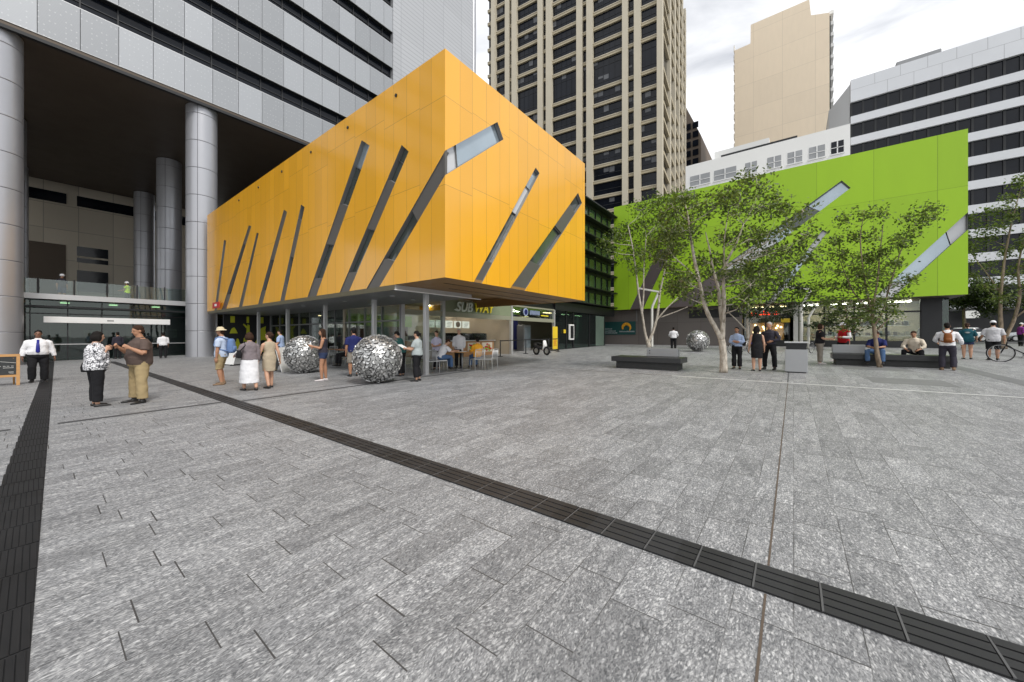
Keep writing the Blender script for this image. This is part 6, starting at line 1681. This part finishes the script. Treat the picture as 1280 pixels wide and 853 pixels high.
mb = MB(); mb.bbox(13.2, 18.9, 19.1, 19.9, .25, 1.26, .01); mb.build('cabinet', Mt['counter_wood'], c); mb = MB(); mb.bbox(13.15, 18.95, 19.05, 19.95, 1.26, 1.299, .01); mb.build('worktop', Mt['alu'], c)
c = thing('drinks_fridge', 'upright glass fronted drinks fridge inside the dark second shop', 'fridge', (23.2, 16.6, gz(23)))
mb = MB(); g = gz(23.2); mb.bbox(22.85, 23.75, 16.4, 17.1, g, g + 2.0, .02); mb.build('cabinet', Mt['alu_grey'], c)
mb = MB(); mb.bbox(22.92, 23.68, 16.36, 16.40, g + .25, g + 1.85, .01); mb.build('door', Mt['pane_pale'], c)
c = thing('poster_stand', 'tall yellow poster stand before the dark second shop', 'sign', (24.5, 14.5, gz(24.5)))
g = gz(24.5); mb = MB(); mb.bbox(24.05, 24.75, 14.55, 14.60, g + .12, g + 1.85, .01); mb.build('poster', Mt['sign_yellow'], c)
mb = MB(); mb.bbox(24.2, 24.6, 14.3, 14.85, g, g + .05, .01); mb.box(24.38, 24.42, 14.60, 14.63, g + .04, g + 1.8); mb.build('stand', Mt['black'], c)
mb = MB()
for k in range(5): mb.box(24.15, 24.65 - .08 * (k % 3), 14.542, 14.549, g + .4 + .1 * k, g + .44 + .1 * k)
mb.build('lettering', Mt['red'], c)
c = thing('cash_machine', 'white framed cash machine panel set in the dark teal glazing', 'cash machine', (27.5, 14.93, 1.6))
g = gz(27.5); mb = MB(); mb.bbox(27.15, 27.95, 14.80, 14.93, g + .75, g + 2.05, .02); mb.build('frame', Mt['white'], c); mb = MB(); mb.bbox(27.27, 27.83, 14.785, 14.81, g + .87, g + 1.93, .01); mb.build('screen', Mt['black'], c)
mb = MB(); mb.bbox(26.3, 26.6, 14.86, 14.93, g + 1.3, g + 1.6, .01); tag(mb.build('warning_plate', Mt['sign_yellow'], None, loc=(26.45, 14.9, g + 1.45)), 'small yellow plate left of the cash machine', 'plate')
def stanchion(x, y, lb):
    root = thing('queue_post', lb, 'queue post', (x, y, gz(x)), 0, 'black belt barrier posts')
    g = gz(x)
    mb = MB(); mb.tube([(x, y, g + .02), (x, y, g + 1.0)], .03, 12); mb.build('post', Mt['black'], root, True)
    mb = MB(); mb.tube([(x, y, g), (x, y, g + .03), (x, y, g + .04)], [.17, .17, .06], 20); mb.build('base', Mt['black'], root, angle=40)
sp_ = [(17.3, 14.2), (20.2, 14.35), (21.6, 13.4), (23.2, 13.6)]
for (x, y), lb in zip(sp_, ('black belt barrier post before the wood counter', 'black belt barrier post at the shop party wall', 'black belt barrier post left of the parked motorbike', 'black belt barrier post right of the parked motorbike')): stanchion(x, y, lb)
mb = MB()
for a, b2 in zip(sp_[:-1], sp_[1:]):
    za, zb = gz(a[0]) + .95, gz(b2[0]) + .95
    mb.prism([(a[0], a[1], za - .03), (b2[0], b2[1], zb - .03), (b2[0], b2[1], zb + .03), (a[0], a[1], za + .03)], (0, .006, 0))
tag(mb.build('barrier_belt', Mt['black'], None, loc=(20, 14, 1)), 'black belt strung between the posts before the shops', 'belt')

# ------------------------------------------------------------------ bicycles, motorbike
def bicycle(label, x, y, yaw, frame='black', s=1.0, basket=None, lean=.06):
    root = thing('bicycle', label, 'bicycle', (0, 0, 0), 0, 'bicycles on the plaza')
    r = .335
    for wx in (-.52, .52):
        mb = MB(); pts = [(wx + cos(2 * pi * k / 40) * r, 0, r + sin(2 * pi * k / 40) * r) for k in range(41)]
        mb.tube(pts, .017, 8, cap=False); w = mb.build('wheel', Mt['rubber'], root, True)
        mb = MB(); pts = [(wx + cos(2 * pi * k / 40) * (r - .025), 0, r + sin(2 * pi * k / 40) * (r - .025)) for k in range(41)]
        mb.tube(pts, .009, 6, cap=False)
        mb.tube([(wx, -.04, r), (wx, .04, r)], .022, 10)
        for k in range(18):
            a = 2 * pi * k / 18; mb.tube([(wx, .02 * (-1) ** k, r), (wx + cos(a) * (r - .03), 0, r + sin(a) * (r - .03))], .0018, 4, cap=False)
        mb.build('rim', Mt['alu'], w, True)
    mb = MB()
    bbk = (-.06, 0, .30); seat = (-.20, 0, .78); headt = (.36, 0, .80); headb = (.40, 0, .62); rear = (-.52, 0, r); front = (.52, 0, r)
    for a, b2, q in ((bbk, seat, .016), (seat, headt, .015), (bbk, headb, .019), (headt, headb, .020)): mb.tube([a, b2], q, 8)
    for sy in (.05, -.05):
        mb.tube([bbk, (-.3, sy, .32), (rear[0], sy, rear[2])], .010, 6); mb.tube([seat, (rear[0], sy, rear[2])], .009, 6)
        mb.tube([headb, (.43, sy, .56), (front[0], sy, front[2])], .012, 6)
    mb.build('frame', Mt[frame], root, True)
    mb = MB(); mb.tube([seat, (-.235, 0, .90)], .013, 8); mb.build('seat_post', Mt['alu'], root, True)
    mb = MB(); mb.loft([(Vector((-.36, 0, .92)), Vector((0, .07, 0)), Vector((0, 0, .02))), (Vector((-.28, 0, .925)), Vector((0, .075, 0)), Vector((0, 0, .022))), (Vector((-.16, 0, .915)), Vector((0, .03, 0)), Vector((0, 0, .018))), (Vector((-.09, 0, .91)), Vector((0, .018, 0)), Vector((0, 0, .012)))], 12); mb.build('saddle', Mt['rubber'], root, True)
    mb = MB(); mb.tube([headt, (.345, 0, .90)], .014, 8); mb.tube([(.28, -.30, .93), (.36, -.18, .93), (.37, 0, .90), (.36, .18, .93), (.28, .30, .93)], .012, 8); mb.build('handlebar', Mt['black'], root, True)
    mb = MB(); mb.tube([(-.06, -.02, .30), (-.06, -.01, .30)], .085, 20); mb.tube([(-.06, -.03, .30), (.04, -.09, .17)], .010, 6); mb.tube([(-.06, .03, .30), (-.16, .09, .43)], .010, 6); mb.bbox(0, .09, -.16, -.08, .155, .18, .006); mb.bbox(-.2, -.11, .08, .16, .42, .445, .006); mb.build('crank', Mt['alu_grey'], root)
    if basket:
        mb = MB(); mb.ell((-.50, .0, .60), (.16, .12, .12)); mb.build('pannier_bag', Mt[basket], root, True)
    root.scale = (s, s, s)
    root.location = (x, y, gz(x)); root.rotation_euler = (lean, 0, yaw)
    return root
bicycle('black mountain bicycle standing on the plaza at the far right', 25.2, -7.62, atan2(-7.35, 25.0) + pi / 2 + .15, s=1.12, lean=-.10)
bicycle('bicycle with bright blue bag parked behind the two women', 25.6, 2.35, atan2(2.35, 25.6) + pi / 2 + .35, 'alu', basket='sign_blue_bag' if 'sign_blue_bag' in Mt else 'c_blue')
bicycle('bicycle parked behind the woman in the black top', 29.5, -1.05, atan2(-1.05, 29.5) - .35, 'black')
m = thing('motorbike', 'small white and black scooter parked before the second shop', 'motorbike', (0, 0, 0))
for wx, nm in ((-.45, 'wheel'), (.45, 'wheel')):
    mb = MB(); mb.tube([(wx + cos(2 * pi * k / 28) * .22, 0, .28 + sin(2 * pi * k / 28) * .22) for k in range(29)], .06, 10, cap=False); w = mb.build(nm, Mt['rubber'], m, True)
    mb = MB(); mb.tube([(wx, -.03, .28), (wx, .03, .28)], .15, 16); mb.build('rim', Mt['alu'], w)
mb = MB(); mb.loft([(Vector((-.62, 0, .62)), Vector((0, .10, 0)), Vector((0, 0, .06))), (Vector((-.35, 0, .60)), Vector((0, .16, 0)), Vector((0, 0, .16))), (Vector((-.05, 0, .45)), Vector((0, .15, 0)), Vector((0, 0, .10))), (Vector((.18, 0, .36)), Vector((0, .14, 0)), Vector((0, 0, .05)))], 14); mb.build('body', Mt['black'], m, True)
mb = MB(); mb.loft([(Vector((.20, 0, .34)), Vector((0, .15, 0)), Vector((.05, 0, .02))), (Vector((.30, 0, .62)), Vector((0, .18, 0)), Vector((.06, 0, .02))), (Vector((.24, 0, .92)), Vector((0, .12, 0)), Vector((.06, 0, .02)))], 14); mb.tube([(.24, 0, .9), (.45, 0, .28)], .035, 8); mb.build('front_shield', Mt['white'], m, True)
mb = MB(); mb.loft([(Vector((-.6, 0, .72)), Vector((0, .12, 0)), Vector((0, 0, .04))), (Vector((-.2, 0, .74)), Vector((0, .13, 0)), Vector((0, 0, .045))), (Vector((.0, 0, .70)), Vector((0, .08, 0)), Vector((0, 0, .03)))], 12); mb.build('saddle', Mt['rubber'], m, True)
mb = MB(); mb.tube([(.14, -.30, 1.0), (.22, 0, .95), (.14, .30, 1.0)], .016, 8); mb.build('handlebar', Mt['black'], m, True)
m.location = (19.6, 12.7, gz(19.6)); m.rotation_euler = (0, 0, radians(-100))

# ------------------------------------------------------------------ parked cars
def car(label, x, y, yaw, paint):
    root = thing('parked_car', label, 'car', (0, 0, 0), 0, 'cars parked along the street')
    prof = [(-2.1, .35), (-2.12, .75), (-1.95, .95), (-1.2, 1.0), (.85, .98), (1.75, .86), (2.1, .66), (2.12, .35)]
    mb = MB(); bm = bmesh.new()
    L = [bm.verts.new((a, .86, b)) for a, b in prof]; Rr = [bm.verts.new((a, -.86, b)) for a, b in prof]
    n = len(prof)
    bm.faces.new(L); bm.faces.new(Rr[::-1])
    for i in range(n): bm.faces.new((L[i], Rr[i], Rr[(i + 1) % n], L[(i + 1) % n]))
    bmesh.ops.recalc_face_normals(bm, faces=bm.faces)
    bmesh.ops.bevel(bm, geom=list(bm.edges), offset=.07, segments=3, affect='EDGES', profile=.5)
    mb.bm(bm); mb.build('body', Mt[paint], root, angle=50)
    mb = MB(); mb.loft([(Vector((-.45, 0, .96)), Vector((1.5, 0, 0)), Vector((0, .80, 0))), (Vector((-.5, 0, 1.25)), Vector((1.12, 0, 0)), Vector((0, .70, 0))), (Vector((-.5, 0, 1.40)), Vector((.85, 0, 0)), Vector((0, .62, 0)))], 28); mb.build('windows', Mt['win_dark'], root, angle=50)
    mb = MB(); mb.loft([(Vector((-.5, 0, 1.39)), Vector((.92, 0, 0)), Vector((0, .64, 0))), (Vector((-.5, 0, 1.46)), Vector((.80, 0, 0)), Vector((0, .58, 0)))], 28); mb.build('roof', Mt[paint], root, angle=50)
    for sx in (-1.3, 1.32):
        for sy in (.80, -.80):
            mb = MB(); mb.tube([(sx, sy - .1, .31), (sx, sy - .09, .31), (sx, sy + .09, .31), (sx, sy + .1, .31)], [.28, .31, .31, .28], 24); w = mb.build('wheel', Mt['rubber'], root, angle=40)
            mb = MB(); mb.tube([(sx, sy - .105, .31), (sx, sy + .105, .31)], .19, 16); mb.build('rim', Mt['alu'], w)
    for sy in (.62, -.62):
        mb = MB(); mb.ell((2.02, sy, .70), (.10, .20, .09)); mb.build('headlight', Mt['lens'], root, True)
        mb = MB(); mb.ell((-2.08, sy, .80), (.06, .18, .08)); mb.build('tail_light', Mt['red'], root, True)
    root.location = (x, y, gz(x) - .10); root.rotation_euler = (0, 0, yaw)
car('white car with round headlight parked nose left beyond the square', 60.5, -14.1, radians(100), 'car_white')
car('pale silver hatchback parked behind the woman in the teal tee', 62.0, -19.3, radians(92), 'car_silver')
# ------------------------------------------------------------------ camera, sky, sun
A = 37.55
cam = bpy.data.cameras.new('camera'); co = bpy.data.objects.new('camera', cam); COL.objects.link(co)
cam.sensor_fit = 'HORIZONTAL'; cam.sensor_width = 36; cam.lens = 36 * 458 / 1280
cam.shift_y = -6 / 1280; cam.clip_start = .05; cam.clip_end = 3000
co.location = (0, 0, 1.55); co.rotation_euler = (radians(90), 0, radians(A - 90))
SC.camera = co

SUN_EL, SUN_AZ = 50.0, -106.0          # elevation, and direction of the sun measured from +X towards +Y
sun = bpy.data.lights.new('sun', 'SUN'); so = bpy.data.objects.new('sun', sun); COL.objects.link(so)
sun.energy = 1.7; sun.angle = radians(12); sun.color = (1.0, .965, .91)
d = Vector((cos(radians(SUN_EL)) * cos(radians(SUN_AZ)), cos(radians(SUN_EL)) * sin(radians(SUN_AZ)), sin(radians(SUN_EL))))
so.rotation_euler = d.to_track_quat('Z', 'Y').to_euler(); so.location = (0, 0, 80)

w = bpy.data.worlds.new('World'); SC.world = w; w.use_nodes = True
nt = w.node_tree; nt.nodes.clear()
out = nt.nodes.new('ShaderNodeOutputWorld')
sky = nt.nodes.new('ShaderNodeTexSky'); sky.sky_type = 'NISHITA'; sky.sun_disc = False
sky.sun_elevation = radians(SUN_EL); sky.sun_rotation = radians(90 - SUN_AZ)
b1 = nt.nodes.new('ShaderNodeBackground'); b1.inputs[1].default_value = .10; nt.links.new(sky.outputs[0], b1.inputs[0])
tc = nt.nodes.new('ShaderNodeTexCoord')
mp = nt.nodes.new('ShaderNodeMapping'); mp.inputs['Scale'].default_value = (1.0, 1.0, 2.6); nt.links.new(tc.outputs['Generated'], mp.inputs[0])
nz = nt.nodes.new('ShaderNodeTexNoise'); nz.inputs['Scale'].default_value = 2.4; nz.inputs['Detail'].default_value = 7; nz.inputs['Roughness'].default_value = .55; nz.inputs['Distortion'].default_value = .6
nt.links.new(mp.outputs[0], nz.inputs[0])
cr = nt.nodes.new('ShaderNodeValToRGB'); nt.links.new(nz.outputs[0], cr.inputs[0])
cr.color_ramp.elements[0].position = .30; cr.color_ramp.elements[0].color = (.55, .565, .60, 1)
cr.color_ramp.elements[1].position = .54; cr.color_ramp.elements[1].color = (1.12, 1.12, 1.12, 1)
b2 = nt.nodes.new('ShaderNodeBackground'); b2.inputs[1].default_value = .90; nt.links.new(cr.outputs[0], b2.inputs[0])
mx = nt.nodes.new('ShaderNodeMixShader'); mx.inputs[0].default_value = .86
nt.links.new(b1.outputs[0], mx.inputs[1]); nt.links.new(b2.outputs[0], mx.inputs[2]); nt.links.new(mx.outputs[0], out.inputs[0])

SC.view_settings.view_transform = 'Standard'; SC.view_settings.look = 'None'
SC.view_settings.exposure = 0.49; SC.view_settings.gamma = 1.0; SC.view_settings.use_curve_mapping = False
SC.render.engine = 'CYCLES'
SC.cycles.max_bounces = 8; SC.cycles.transparent_max_bounces = 16
